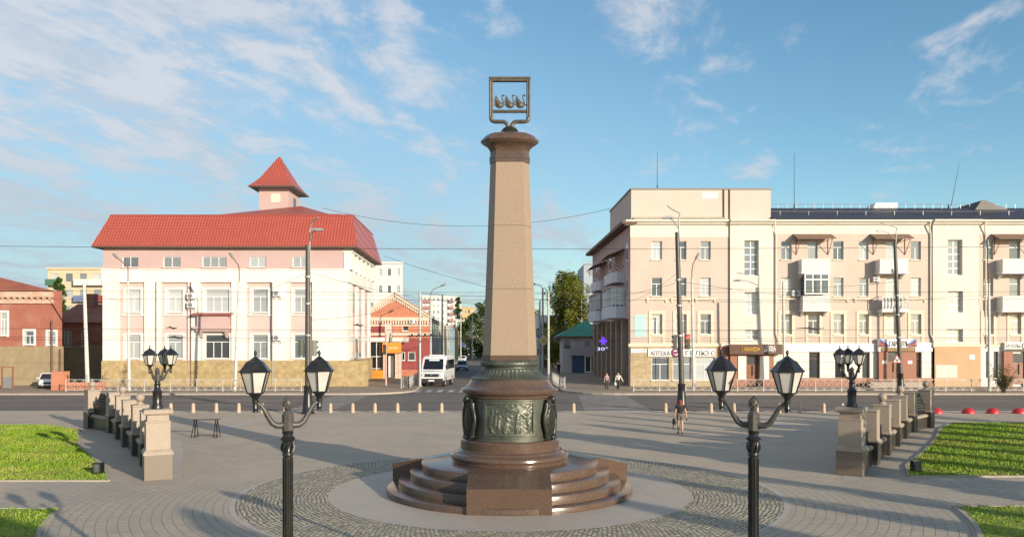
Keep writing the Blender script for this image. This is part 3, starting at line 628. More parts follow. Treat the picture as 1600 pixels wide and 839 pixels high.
# ---------------------------------------------------------------- balustrades
def balustrade(side, label):
    pts = [(11.77, 26.55), (13.35, 29.45), (14.95, 32.15), (16.65, 34.85), (18.3, 37.6), (20.0, 40.2), (22.2, 42.3)]
    if side > 0: pts = [(11.62, 27.35), (13.3, 29.75), (14.95, 32.3), (16.7, 35.1), (18.4, 37.9), (20.1, 40.5), (22.0, 42.5)]
    pts = [(side * x, y) for x, y in pts]
    root = thing('balustrade', label, 'balustrade', (pts[0][0], pts[0][1], 0), 0, 'curved stone balustrades of the square')
    for i, (x, y) in enumerate(pts):
        p0, p1 = Vector(pts[max(0, i - 1)]), Vector(pts[min(len(pts) - 1, i + 1)]); d = p1 - p0; ang = math.atan2(d.y, d.x) - math.pi / 2
        Mx = Matrix.Translation((x, y, 0)) @ Matrix.Rotation(ang, 4, 'Z')
        w = .40 if i == 0 else .30
        b = B(); b.M = Mx; b.box(-w - .03, w + .03, -w - .03, w + .03, 0, .82); ped = b.out('post_base', granite_dark if i else mat('granite_base', (0.21, .165, .13), .35, (.12, .095, .075), 50), root, bevel=.012)
        b = B(); b.M = Mx
        if i == 0:
            b.loft([[(sx_ * k, sy_ * k, z) for sx_, sy_ in ((-1, -1), (1, -1), (1, 1), (-1, 1))] for k, z in ((w + .06, .822), (w + .06, .90), (w, .98), (w - .03, 1.0), (w - .03, 1.86), (w - .02, 1.87), (w - .02, 1.92), (w - .07, 1.93), (w - .07, 2.12), (w + .02, 2.14), (w + .05, 2.19), (w + .05, 2.25), (w + .01, 2.31))])
        else:
            b.loft([[(sx_ * k, sy_ * k, z) for sx_, sy_ in ((-1, -1), (1, -1), (1, 1), (-1, 1))] for k, z in ((w + .05, .822), (w + .05, .88), (w, .93), (w, 1.94), (w + .02, 1.95), (w + .02, 1.99), (w - .02, 2.02))])
        post = b.out('post', granite_tan, root, bevel=.01)
        if i in (2, 4, 6):
            b = B(); b.M = Mx; b.lathe([(.16, 2.0), (.15, 2.06), (.09, 2.10), (.09, 2.13), (.13, 2.16)], 20); b.ball((0, 0, 2.29), .175, 20, 12); b.out('ball', granite_tan, post, 50)
        if i < len(pts) - 1:
            q = Vector((*pts[i + 1], 0)); p = Vector((x, y, 0)); d = (q - p); Ln = d.length; a2 = math.atan2(d.y, d.x)
            M2 = Matrix.Translation(p) @ Matrix.Rotation(a2, 4, 'Z'); e0, e1 = w + .02, Ln - .32
            b = B(); b.M = M2; b.box(e0, e1, -.16, .16, 0, .60); b.out('low_wall', granite_dark, root)
            b = B(); b.M = M2; b.prism([(-.2, .60), (.2, .60), (.2, .68), (.12, .74), (-.12, .74), (-.2, .68)], 'x', e0, e1); b.out('coping', granite_tan, root, bevel=.008)
            # cast lattice: top line rises in steps towards the far post
            b = B(); b.M = M2; n = 14; hi = True; last = i == len(pts) - 2
            def top(t): 
                if last: return 1.25 + .28 / (1 + math.exp((abs(t - .5) - .34) * 40)) + .34 / (1 + math.exp((abs(t - .5) - .17) * 40))
                return 1.20 + .36 / (1 + math.exp((t - .30) * 22)) + .33 / (1 + math.exp((t - .62) * 22))
            for j in range(n + 1):
                t = j / n; xx = e0 + (e1 - e0) * t
                b.tube([(xx, 0, .74), (xx, 0, top(t))], .016, 4)
            for zz in (.80, .92, 1.06, 1.2): b.tube([(e0, 0, zz), (e1, 0, zz)], .018, 4)
            for zz in (1.34, 1.5, 1.66):
                xs = [e0 + (e1 - e0) * t / 40 for t in range(41) if top(t / 40) > zz]
                if len(xs) > 1: b.tube([(xs[0], 0, zz), (xs[-1], 0, zz)], .016, 4)
            b.tube([(e0 + (e1 - e0) * t / 24, 0, top(t / 24)) for t in range(25)], .035, 6)
            for j in range(n):
                for zz in (.99, 1.13, 1.27, 1.42, 1.58):
                    t = (j + .5) / n
                    if zz < top(t) - .04: b.bm.faces.ensure_lookup_table(); b.tube([(e0 + (e1 - e0) * t + .05 * math.cos(q_), 0, zz + .055 * math.sin(q_)) for q_ in [R(60 * m) for m in range(7)]], .02, 4, False)
            b.tube([(e0 + (e1 - e0) * (.5 + .42 * math.cos(q_)), -.03, .86 + .05 * math.sin(q_ * 3)) for q_ in [R(12 * m) for m in range(16)]], .04, 5)
            cols = 40; vb_ = []
            for side_ in (-.014, .014):
                lowv = [b._v((e0 + (e1 - e0) * t / cols, side_, .74)) for t in range(cols + 1)]; topv = [b._v((e0 + (e1 - e0) * t / cols, side_, top(t / cols) - .02)) for t in range(cols + 1)]
                for t in range(cols):
                    if last and 12 < t < 28 and t % 3 == 0: continue
                    b._f([lowv[t], lowv[t + 1], topv[t + 1], topv[t]])
            b.out('lattice_panel', iron, root, 50)
    return root
balustrade(-1, 'curved stone balustrade with iron lattice panels, beside the left lawn')
balustrade(1, 'curved stone balustrade with iron lattice panels, beside the right lawn')
# ---------------------------------------------------------------- small things on the square
def bollard(loc, label):
    b = B(); b.lathe([(.135, 0), (.135, .03), (.125, .05), (.115, .40), (.11, .50), (.10, .56), (.07, .605), (.02, .625)], 18)
    o = b.out('bollard', mat('bollard_stone', (.50, .375, .265), .75, (.38, .29, .21), 14, big=(2, (.28, .22, .17), .4), bump=.08), None, 45); o.location = loc
    return tag(o, label, 'bollard', 'stone bollards along the edge of the square')
lab = 'short pale stone bollard with rounded top in the row beside the road'
xs = [-.0 + (px - 800) * 52.0 / 1250 for px in (273, 308, 343, 378, 415, 450, 520, 554, 588.5, 623, 657, 691, 726, 895, 1037, 1107, 1143, 1178, 1212, 1245, 1281, 1310)]
bo = bollard((xs[0], 51.4, 0), lab)
for x in xs[1:]: dup(bo, (x, 51.4 + random.uniform(-.1, .1), 0), random.uniform(0, 6))
b = B(); b.lathe([(.40, 0), (.40, .03), (.385, .10), (.34, .20), (.25, .29), (.13, .345), (.02, .36)], 24)
dm = tag(b.out('road_stop', mat('stop_red', (.50, .025, .03), .45, (.40, .02, .028), 5, big=(3, (.25, .03, .03), .4)), None, 50), 'round red concrete parking stop in the row behind the right lawn', 'parking stop', 'red half-round parking stops')
for k, px in enumerate((1463, 1513, 1551, 1592)):
    loc = ((px - 800) * 50.9 / 1250, 50.9, 0)
    if k == 0: dm.location = loc
    else: dup(dm, loc)
st = thing('metal_stand', 'black metal sawhorse stand with flat top on the square', 'stand', (gp(322, 683).x, gp(322, 683).y, 0)); sx0, sy0 = st.location.x, st.location.y
b = B(); b.box(sx0 - .60, sx0 + .60, sy0 - .22, sy0 + .22, .84, .88); b.out('top', iron, st, bevel=.01)
b = B()
b.bar((sx0 - .5, sy0 + .0, .12), (sx0 + .5, sy0 + .0, .12), .03); b.out('stretcher', iron, st)
for sg in (-1, 1):
    b = B()
    for yy in (-.2, .2): b.bar((sx0 + sg * .5, sy0 + yy * .6, .84), (sx0 + sg * .53 - .1, sy0 + yy, 0), .03); b.bar((sx0 + sg * .5, sy0 + yy * .6, .84), (sx0 + sg * .53 + .08, sy0 + yy, 0), .03)
    b.bar((sx0 + sg * .5, sy0 - .2, .05), (sx0 + sg * .5, sy0 + .2, .05), .03); b.out('leg', iron, st)
for (px, py), lb in (((154, 741), 'small dark box floodlight on the corner of the left lawn'), ((1431, 738), 'small black box floodlight on the corner of the right lawn')):
    p = gp(px, py); f = thing('floodlight', lb, 'floodlight', (p.x, p.y, 0)); b = B(); b.box(p.x - .14, p.x + .14, p.y - .13, p.y + .13, .05, .42); b.out('housing', iron, f, bevel=.015)
    b = B(); b.box(p.x - .1, p.x + .1, p.y - .142, p.y - .131, .10, .37); b.out('lens', glass_dark, f); b = B(); b.bar((p.x, p.y, 0), (p.x, p.y, .06), .06); b.out('foot', iron, f)
# ---------------------------------------------------------------- facades
FY = 81.5; K = FY / 1250
def kx(px): return (px - 800) * K
def kz(py): return EYE + (535 - py) * K
def wall_holes(b, x0, x1, z0, z1, y, holes, depth=.28):
    """front wall (facing -y) with real openings and reveals"""
    xs = sorted({x0, x1, *[h[0] for h in holes], *[h[1] for h in holes]}); zs = sorted({z0, z1, *[h[2] for h in holes], *[h[3] for h in holes]})
    xs = [x for x in xs if x0 <= x <= x1]; zs = [z for z in zs if z0 <= z <= z1]
    for xa, xb in zip(xs, xs[1:]):
        for za, zb in zip(zs, zs[1:]):
            cx, cz = (xa + xb) / 2, (za + zb) / 2
            if any(h[0] < cx < h[1] and h[2] < cz < h[3] for h in holes): continue
            b.poly([(xa, y, za), (xb, y, za), (xb, y, zb), (xa, y, zb)])
    for a, c, d, e in holes:
        b.poly([(a, y, d), (a, y, e), (a, y + depth, e), (a, y + depth, d)]); b.poly([(c, y, d), (c, y + depth, d), (c, y + depth, e), (c, y, e)])
        b.poly([(a, y, e), (c, y, e), (c, y + depth, e), (a, y + depth, e)]); b.poly([(a, y, d), (a, y + depth, d), (c, y + depth, d), (c, y, d)])
def window(parent, x0, x1, z0, z1, y, cols=2, transom=.30, m=None, gl=None, rows=1, w=.07, sill=True, sm=None, label=None):
    """frame with mullions set in the opening; the pane is a sub-part"""
    b = B(); m = m or frame_w; f0, f1 = y, y + .07
    b.box(x0, x0 + w, f0, f1, z0, z1); b.box(x1 - w, x1, f0, f1, z0, z1); b.box(x0 + w, x1 - w, f0, f1, z0, z0 + w); b.box(x0 + w, x1 - w, f0, f1, z1 - w, z1)
    for i in range(1, cols): xx = x0 + (x1 - x0) * i / cols; b.box(xx - w / 2, xx + w / 2, f0 + .004, f1 - .004, z0 + w, (z1 - (z1 - z0) * transom) if transom and rows == 1 else z1 - w)
    if rows > 1:
        for j in range(1, rows): zz = z0 + (z1 - z0) * j / rows; b.box(x0 + w, x1 - w, f0 + .01, f1 - .01, zz - w / 2, zz + w / 2)
    elif transom: zz = z1 - (z1 - z0) * transom; b.box(x0 + w, x1 - w, f0 + .008, f1 - .008, zz - w / 2, zz + w / 2)
    o = b.out('window', m, parent)
    if label: o['label'] = label
    b = B(); b.box(x0 + .02, x1 - .02, y + .03, y + .045, z0 + .02, z1 - .02); b.out('pane', gl or glass, o)
    if sill: b = B(); b.box(x0 - .08, x1 + .08, y - .30, y + .01, z0 - .07, z0 + .005); b.out('sill', sm or frame_w, o)
    return o
def aircon(x, y, z, label, s=1.0, group='air conditioning units on the facades'):
    t = thing('air_conditioner', label, 'air conditioner', (x, y, z), 0, group); b = B(); b.box(x - .42 * s, x + .42 * s, y - .33, y - .03, z, z + .58 * s); b.out('casing', white_m, t, bevel=.02)
    b = B(); b.M = Matrix.Translation((x - .1 * s, y - .335, z + .29 * s)) @ Matrix.Rotation(R(90), 4, 'X'); b.lathe([(.24 * s, 0), (.24 * s, .02), (.20 * s, .025), (.05, .012)], 20); b.out('fan_grille', grey_m, t, 40)
    b = B()
    for sg in (-1, 1): b.bar((x + sg * .3 * s, y, z - .03), (x + sg * .3 * s, y - .36, z - .03), .04); b.bar((x + sg * .3 * s, y, z - .3), (x + sg * .3 * s, y - .3, z - .05), .03)
    b.bar((x - .36 * s, y - .05, z - .3), (x + .36 * s, y - .05, z - .3), .03); b.out('bracket', steel, t); return t
def plate(name, x0, x1, z0, z1, y, m, parent, t=.05): b = B(); b.box(x0, x1, y - t, y, z0, z1); return b.out(name, m, parent, bevel=.006)

plaster = dict(bump=.08, bs=8, streak=1)
pink = mat('plaster_pink', (.49, .355, .34), .85, (.455, .325, .31), .6, big=(.45, (.46, .29, .265), .55), **plaster)
pink_l = mat('plaster_pale_pink', (.62, .44, .405), .85, (.58, .40, .365), .6, big=(.5, (.56, .40, .33), .5), **plaster)
white_p = mat('plaster_white', (.70, .69, .645), .85, (.66, .645, .595), .5, big=(.5, (.57, .53, .46), .5), **plaster)
peach = mat('plaster_peach', (.54, .445, .385), .88, (.505, .41, .35), .5, big=(.5, (.49, .375, .31), .6), **plaster)
peach_d = mat('plaster_peach_upper', (.54, .47, .415), .88, (.53, .435, .38), .5, big=(.4, (.55, .43, .34), .5), **plaster)
cream = mat('plaster_cream', (.645, .605, .535), .88, (.61, .565, .495), .5, big=(.5, (.58, .49, .38), .5), **plaster)
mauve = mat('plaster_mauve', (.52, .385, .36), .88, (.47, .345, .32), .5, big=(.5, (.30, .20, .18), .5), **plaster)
stone_y = mat('stone_base_yellow', (.46, .35, .175), .9, (.30, .22, .115), 2.6, big=(.9, (.22, .165, .10), .6), bump=.6, bs=4)
red_br = mat('brick_red', (.345, .125, .085), .88, (.28, .095, .065), 1.0, big=(.5, (.42, .26, .20), .65), bump=.15, bs=10)
brick_tile = mat('brick_brown', (.33, .15, .09), .7, (.26, .11, .07), 8, bump=.1)
tan_pl = mat('plaster_tan', (.50, .335, .195), .85, (.46, .30, .175), .8, big=(.6, (.40, .28, .18), .4))
soffit = mat('soffit_brown', (.16, .085, .06), .7)
def tile_mat(name, c1, c2, pitch=.30, rowh=.35):
    d = Nd(name, .42, .5); tcx = d.n('ShaderNodeTexCoord').outputs['Object']; x, y, z = d.sep(tcx)
    hyp = d.math('ADD', d.math('MULTIPLY', y, .75), d.math('MULTIPLY', z, .75))
    wv = d.math('ABSOLUTE', d.math('SINE', d.math('MULTIPLY', d.math('ADD', x, d.math('MULTIPLY', y, .0)), math.pi / pitch)))
    rw = d.math('FRACT', d.math('DIVIDE', z, rowh))
    f = d.math('MULTIPLY', d.ramp(wv, 0, .55), d.ramp(rw, 0, .18, .35, 1))
    col = d.mix(f, c2, c1); col = d.mix(d.ramp(d.noise(.7, tcx, 6), .45, .75, 0, .35), col, tuple(v * .62 for v in c1))
    d.bump(d.math('ADD', d.math('MULTIPLY', wv, 1.0), d.math('MULTIPLY', rw, .6)), .5, .05); return d.done(col)
red_tile = tile_mat('roof_tile_red', (.40, .085, .058), (.20, .035, .026)); dark_tile = tile_mat('roof_tile_dark', (.045, .035, .042), (.022, .018, .022), .32, .36)
red_sheet = mat('roof_sheet_red', (.34, .085, .065), .5, (.29, .07, .055), .8, big=(.6, (.30, .08, .07), .5))

# ======== pink building on the left
pk = thing('pink_building', 'pink and white corner building with red tiled mansard roof and pointed turret', 'building', (kx(350), FY, 0))
def sideX(x, y): return x + SD * (y - FY)
X0, X1 = kx(161), kx(541); Z1 = kz(387); ZB = kz(563); ZS0, ZS1 = kz(441), kz(421); YB = FY + 17
p_at = [(191, 216), (255, 282), (316, 354), (390, 416), (457, 482)]
p_lo = [(196, 219), (261, 285), (320, 358), (394, 418), (459, 481)]
att = [(kx(a), kx(c), kz(418), kz(401)) for a, c in p_at]
b = B(); wall_holes(b, X0, X1 - .3, ZS1, Z1, FY, att, .16); b.poly([(X0, FY, ZS1), (X0, FY, Z1), (X0 + .5, YB, Z1), (X0 + .5, YB, ZS1)]); b.out('attic_wall', pink, pk)
b = B(); b.poly([(X0, FY, .03), (X0, YB, .03), (X0, YB, ZS1), (X0, FY, ZS1)]); b.poly([(X0, YB, .03), (sideX(X1, YB), YB, .03), (sideX(X1, YB), YB, Z1), (X0, YB, Z1)]); b.out('rear_wall', white_p, pk)
for i, h in enumerate(att): window(pk, *h, FY + .09, 3 if i == 2 else 2, 0, gl=glass, sm=pink_l)
b = B()                                                      # recessed pink bays with openings
lo = [(kx(a), kx(c), kz(488), kz(452)) for a, c in p_lo] + [(kx(a), kx(c), kz(560), kz(523)) for a, c in p_lo]
wall_holes(b, X0, X1, ZB, ZS0, FY + .12, lo, .22); b.out('bay_wall', pink_l, pk)
for i, h in enumerate(lo): window(pk, *h, FY + .22, 3 if i % 5 == 2 else 2, .3, gl=glass_dark if i in (7,) else glass, sm=white_p)
b = B(); pil = [(161, 186), (226, 252), (294, 313), (362, 385), (426, 453), (488, 512), (541, 541.2)]
for a, c in pil[:-1]: b.box(kx(a), kx(c), FY - .10, FY + .119, ZB, ZS0)
b.box(X0 - .05, X1 + .02, FY - .16, FY + .11, ZS0 + .001, ZS1 - .06); b.box(X0 - .12, X1 + .1, FY - .24, FY + .1, ZS1 - .06, ZS1 + .04)
b.out('pilasters', white_p, pk)
for a, c in p_lo:                                            # plain surrounds of the openings
    for z0, z1 in ((488, 452), (560, 523)):
        b = B(); xa, xb, za, zb = kx(a), kx(c), kz(z0), kz(z1)
        b.box(xa - .30, xa, FY + .05, FY + .118, za - .22, zb + .2); b.box(xb, xb + .30, FY + .05, FY + .118, za - .22, zb + .2); b.box(xa, xb, FY + .05, FY + .118, zb, zb + .2); b.box(xa - .4, xb + .4, FY - .02, FY + .117, za - .36, za - .22); b.out('window_surround', white_p, pk)
b = B(); b.box(X0 - .08, kx(575), FY - .18, FY + .3, .03, ZB - .04); b.box(X0 - .05, kx(545), FY - .13, FY + .12, ZB - .04, ZB)
b.out('stone_base', stone_y, pk)
for bxx in (245, 318, 426):
    b = B(); b.tube([(kx(bxx if bxx != 318 else 299), FY - .18, .1), (kx(bxx if bxx != 318 else 299), FY - .18, kz(441))], .055, 6); b.out('downpipe', soffit if bxx == 318 else grey_m, pk)
# the little balcony ledge
b = B(); b.box(kx(311), kx(358), FY - .55, FY + .1, kz(510), kz(493)); b.box(kx(305), kx(364), FY - .62, FY + .1, kz(514), kz(510)); b.box(kx(309), kx(360), FY - .5, FY + .1, kz(518), kz(514)); b.out('ledge', pink, pk)
b = B(); b.prism([(FY - .85, kz(493)), (FY + .1, kz(489)), (FY + .1, kz(488)), (FY - .85, kz(491.5))], 'x', kx(303), kx(366)); b.out('ledge_cover', red_sheet, pk)
for q in (313, 353): b = B(); b.prism([(FY - .45, kz(518)), (FY - .1, kz(518)), (FY - .1, kz(528))], 'x', kx(q), kx(q + 5)); b.out('bracket', pink, pk)
# lit right hand side, receding along the side street
def sidewall(b, xa, ya, yb, z0, z1): b.poly([(sideX(xa, ya), ya, z0), (sideX(xa, yb), yb, z0), (sideX(xa, yb), yb, z1), (sideX(xa, ya), ya, z1)])
b = B(); sidewall(b, X1, FY + .12, YB, .03, ZS1)
b.out('side_wall', pink_l, pk)
b = B(); b.prism([(X1 - 2.2, FY - .12), (X1 + .16, FY - .12), (sideX(X1 + .16, FY + 3), FY + 3), (X1 - .3, FY + 3)], 'z', ZB, ZS0)
b.prism([(X1 - .1, FY - .2), (X1 + .3, FY - .2), (sideX(X1 + .3, YB), YB), (X1 - 1, YB)], 'z', ZS0 + .003, ZS1 - .02)
for y in (87, 91.5, 96): b.box(sideX(X1, y) - .1, sideX(X1, y) + .14, y, y + 1.3, .5, ZS0)
b.out('corner_pier', white_p, pk)
b = B(); b.prism([(X1 - .5, FY + .2), (sideX(X1 + .22, FY), FY + .2), (sideX(X1 + .22, YB), YB), (X1 - 1.4, YB)], 'z', .03, ZB - .02); b.out('side_base', stone_y, pk)
for y in (84.6, 88.9, 93.2):
    for za, zb in ((488, 452), (560, 523)):
        b = B(); b.box(sideX(X1, y) - .05, sideX(X1, y) + .06, y, y + 1.5, kz(za), kz(zb)); o = b.out('window', frame_w, pk)
        b = B(); b.box(sideX(X1, y) - .02, sideX(X1, y) + .075, y + .12, y + 1.38, kz(za - 1), kz(zb + 1)); b.out('pane', glass, o)
b = B(); xi = X1 - 1.6                                       # attic loggia on the side: wall behind white piers
b.prism([(X1 - .3, FY), (X1 - .3, FY + .5), (sideX(X1 - .3, YB), YB), (sideX(X1 - 2, YB), YB), (X1 - 2, FY + .3)], 'z', ZS1, Z1); b.out('loggia_wall', pink, pk)
b = B()
for y, w in ((FY + .1, 1.7), (85.2, .9), (88.2, .9), (91.2, .9), (94.2, .9), (97.0, 1.4)): b.box(sideX(X1, y) - .25, sideX(X1, y) + .5, y, y + w, ZS1 + .003, Z1 - .45)
b.prism([(X1 - .5, FY + .08), (X1 + .6, FY + .08), (sideX(X1 + .6, YB), YB), (X1 - 1.4, YB)], 'z', Z1 - .45, Z1 - .02); b.out('loggia_pier', white_p, pk)
# mansard roof
e = Z1; zr = 17.65
A = [(kx(148), FY - .7), (kx(560), FY - .7), (sideX(kx(560), YB + 1), YB + 1), (kx(148) + .3, YB + 1)]
T_ = [(kx(163) - .1, FY + 1.4), (kx(533) + .9, FY + 1.4), (sideX(kx(533) + .9, YB), YB - .8), (kx(163) + .4, YB - .8)]
b = B(); b.loft([[(*p, e + .10) for p in A], [(*p, zr) for p in T_]], (False, False)); b.out('mansard_roof', red_tile, pk)
b = B(); b.prism(A, 'z', e - .06, e + .09); b.out('eaves', soffit, pk)
b = B(); b.loft([[(*p, zr - .10) for p in T_], [(*p, zr + .02) for p in T_]]); 
for (p, q) in zip(T_, T_[1:] + T_[:1]): b.tube([(*p, zr + .03), (*q, zr + .03)], .07, 6)
b.out('roof_ridge', red_sheet, pk)
b = B(); ap = (kx(463) - 2, FY + 9.5, 20.0); q = [(-32.5, FY + 2.2), (-18.3, FY + 2.2), (-18.8, YB - 1.5), (-32.5, YB - 1.5)]
for i in range(4): b.poly([(*q[i], zr + .03), (*q[(i + 1) % 4], zr + .03), ap])
b.out('hip_roof', red_sheet, pk)
tx0, tx1, ty0, ty1 = -28.95, -25.55, FY + 10, FY + 14.6
b = B(); b.box(tx0, tx1, ty0, ty1, zr - .2, 22.1); tw = b.out('turret', pink, pk)
b = B(); b.box(tx0 + 1.35, tx1 - .95, ty0 - .04, ty0 + .01, 20.5, 21.5); b.out('hatch', cream, tw)
b = B(); b.box(tx1 - .01, tx1 + .04, ty0 + 2, ty0 + 3, 20.3, 21.4); b.out('window', glass_dark, tw)
def sq(k, z): cx, cy = (tx0 + tx1) / 2, (ty0 + ty1) / 2; return [(cx - k * (1.75), cy - k * 2.3, z), (cx + k * 1.75, cy - k * 2.3, z), (cx + k * 1.75, cy + k * 2.3, z), (cx - k * 1.75, cy + k * 2.3, z)]
b = B(); b.loft([sq(1.48, 22.2), sq(1.2, 22.75), sq(.92, 23.4), sq(.55, 24.6), sq(.05, 26.2)]); rf = b.out('turret_roof', red_tile, tw)
b = B(); b.loft([sq(1.46, 22.1), sq(1.52, 22.19)]); b.out('soffit', grey_m, rf)
b = B()
for k in range(9): xx = kx(355) + k * 1.05; b.box(xx, xx + .06, FY + 1.5, FY + 1.56, zr, zr + .18)
b.tube([(kx(350), FY + 1.5, zr + .15), (kx(528), FY + 1.5, zr + .15)], .03, 5); b.out('snow_guard', red_sheet, pk)
for px, py, lb in ((301, 467, 'upper white air conditioner of the stacked pair beside the three-part pink building window'), (301, 481, 'lower white air conditioner of the stacked pair beside the three-part pink building window'), (434.5, 463, 'white air conditioner on the upper pier of the pink building left of the black pole'), (434.5, 532, 'white air conditioner low on the pink building pier left of the black pole')):
    aircon(kx(px), FY - .1, kz(py), lb)
ss = thing('street_sign', 'white street name plate with blue end on the pink building corner', 'sign', (kx(527), FY - .1, kz(545)))
plate('plate', kx(511), kx(536), kz(546.5), kz(541.5), FY + .08, white_m, ss, .16); plate('number_plate', kx(536.3), kx(540.5), kz(547), kz(540), FY + .08, mat('sign_blue', (.03, .08, .30), .5), ss, .17)
b = B(); text_mesh(b, 'ул. МИРА', kx(523), FY - .09, kz(545.6), .30, .012, align='CENTER', width=1.3); b.out('lettering', mat('letter_blue', (.04, .09, .33), .5), ss)
b = B(); text_mesh(b, '1', kx(538.4), FY - .1, kz(545.8), .36, .012, align='CENTER'); b.out('lettering', white_m, ss)

# ======== peach building on the right
pe = thing('peach_building', 'long four storey peach apartment building with shops, balconies and dark tiled roof', 'building', (kx(1200), FY, 0))
PX0, PX1 = kx(985), kx(1760); ZC = kz(352); ZG = kz(540); ZT1 = kz(295)
YE = 111
rows = [(406, 377), (463, 434), (522, 491)]
secA = [(1018, 1034.5), (1056, 1072.5), (1094, 1110.5)]
colsC = [(1220.5, 1237), (1302, 1318), (1342.5, 1357), (1423, 1439)]
colsE = [(1537, 1552), (1618, 1634), (1660, 1676), (1740, 1756)]
doorsC = [(1262, 1277.5), (1384, 1400.5)]; doorsE = [(1577, 1594), (1700, 1716)]
def wins(cols, rws): return [(kx(a), kx(c), kz(r0), kz(r1)) for r0, r1 in rws for a, c in cols]
wa = wins(secA, rows); wc = wins(colsC + colsE, rows); wd = wins(doorsC + doorsE, [(411, 377), (468, 434)]); w3 = wins([(1263, 1280), (1385, 1401), (1578, 1595), (1701, 1717)], [(522, 491)])
secB = [(kx(1162), kx(1184.5), kz(431), kz(376)), (kx(1162), kx(1185), kz(491), kz(457)), (kx(1162.5), kx(1186), kz(531), kz(515))]
secD = [(kx(1479), kx(1502), kz(430), kz(375)), (kx(1479), kx(1503), kz(488), kz(455)), (kx(1477.5), kx(1503), kz(534), kz(514))]
b = B(); wall_holes(b, PX0, kx(1140), ZG, ZC, FY, wa); b.out('wall', peach, pe); b = B(); wall_holes(b, kx(1206.5), kx(1456), ZG, ZC, FY, [h for h in wc + wd + w3 if kx(1206) < h[0] < kx(1455)]); b.out('wall', peach, pe); b = B(); wall_holes(b, kx(1527), PX1, ZG, ZC, FY, [h for h in wc + wd + w3 if h[0] > kx(1527)]); b.out('wall', peach, pe)
b = B(); wall_holes(b, kx(1140), kx(1206.5), ZG, ZC, FY - .22, secB, .5); wall_holes(b, kx(1456), kx(1527), ZG, ZC, FY - .22, secD, .5)
for x in (1140, 1206.5, 1456, 1527): b.poly([(kx(x), FY - .22, ZG), (kx(x), FY, ZG), (kx(x), FY, ZC), (kx(x), FY - .22, ZC)])
b.box(PX0 - .02, kx(1139.9), FY - .03, FY - .002, kz(371), ZC); b.box(kx(1206.7), kx(1455.8), FY - .03, FY - .002, kz(366), ZC); b.box(kx(1527.2), PX1, FY - .03, FY - .002, kz(366), ZC)
b.out('stair_bay', cream, pe)
mtrim = mat('trim_peach', (.70, .58, .45), .85, (.66, .54, .42), 1, big=(.7, (.5, .4, .3), .4))
for h in wa + wc + w3: window(pe, *h, FY + .18, 2, .32, sm=mtrim)
for h in wd: window(pe, *h, FY + .18, 1, .28, sill=False)
for h, r in zip(secB + secD, (5, 3, 2, 5, 3, 2)): window(pe, *h, FY + .14, 2, 0, rows=r, w=.11, sill=False)
for h in wa[6:] + wc[16:] + w3:                              # third row: plain surrounds with little side stops
    b = B(); xa, xb, za, zb = h
    b.box(xa - .3, xa - .02, FY - .06, FY - .002, za - 1.1, zb + .35); b.box(xb + .02, xb + .3, FY - .06, FY - .002, za - 1.1, zb + .35); b.box(xa - .02, xb + .02, FY - .06, FY - .002, zb + .02, zb + .35); b.box(xa - .02, xb + .02, FY - .1, FY - .002, za - .22, za - .02); b.out('window_surround', mtrim, pe)
for h in wa[3:6] + wc[8:16]:
    b = B(); xa, xb, za, zb = h; b.box(xa - .55, xb + .55, FY - .12, FY - .002, za - .38, za - .2)
    for xx in (xa - .5, xb + .3): b.box(xx, xx + .2, FY - .1, FY - .002, za - .62, za - .385)
    b.out('sill_band', mtrim, pe)
b = B(); b.box(PX0 - .2, kx(1139.9), FY - .12, FY + .2, ZG - .1, ZG + .22); b.box(kx(1139.9), kx(1206.7), FY - .32, FY + .2, ZG - .1, ZG + .2); b.box(kx(1206.7), kx(1455.8), FY - .12, FY + .2, ZG - .1, ZG + .15); b.box(kx(1455.8), kx(1527.2), FY - .34, FY + .2, ZG - .1, ZG + .25); b.box(kx(1527.2), PX1, FY - .12, FY + .2, ZG - .1, ZG + .15); b.out('belt_course', mtrim, pe)
b = B()
for x0, x1, dy in ((PX0 - .55, kx(1139), 0), (kx(1139), kx(1208), .22), (kx(1208), kx(1455), 0), (kx(1455), kx(1529), .22), (kx(1529), PX1, 0)):
    b.prism([(FY - .12 - dy, ZC), (FY - .3 - dy, ZC + .15), (FY - .3 - dy, ZC + .22), (FY - .55 - dy, ZC + .32), (FY - .55 - dy, ZC + .5), (FY + .4, ZC + .55), (FY + .4, ZC)], 'x', x0, x1)
b.out('cornice', cream, pe)
# attic block over the corner
b = B(); ax0, ax1, ay0, ay1 = PX0 + .15, kx(1206.5), FY + .45, FY + 14.5; zt = ZT1
b.poly([(ax0, ay0, ZC + .5), (ax1, ay0, ZC + .5), (ax1, ay0, zt), (ax0, ay0, zt)]); b.poly([(ax1, ay0, ZC), (ax1, ay1, ZC), (ax1, ay1, zt), (ax1, ay0, zt)]); b.poly([(ax0, ay0, zt), (ax1, ay0, zt), (ax1, ay1, zt), (ax0, ay1, zt)])
b.poly([(ax0, ay0, ZC), (sideX(ax0, ay1), ay1, ZC), (sideX(ax0, ay1), ay1, zt), (ax0, ay0, zt)])
b.out('attic_wall', peach_d, pe)
b = B(); b.box(ax0 - .1, ax1 + .1, ay0 - .12, ay0 + .3, zt, zt + .14); b.prism([(ax0 - .12, ay0), (ax0 + .3, ay0), (sideX(ax0 + .3, ay1), ay1), (sideX(ax0 - .12, ay1), ay1)], 'z', zt + .001, zt + .13); b.out('coping', grey_m, pe)
for px in (1132.5, 1141.5): b = B(); b.tube([(kx(px), ay0 - .06, ZC + .4), (kx(px), ay0 - .06, zt)], .07, 6); b.out('downpipe', soffit, pe)
plate('patch', kx(1099), kx(1124), kz(309), kz(299), ay0, white_p, pe, .01)
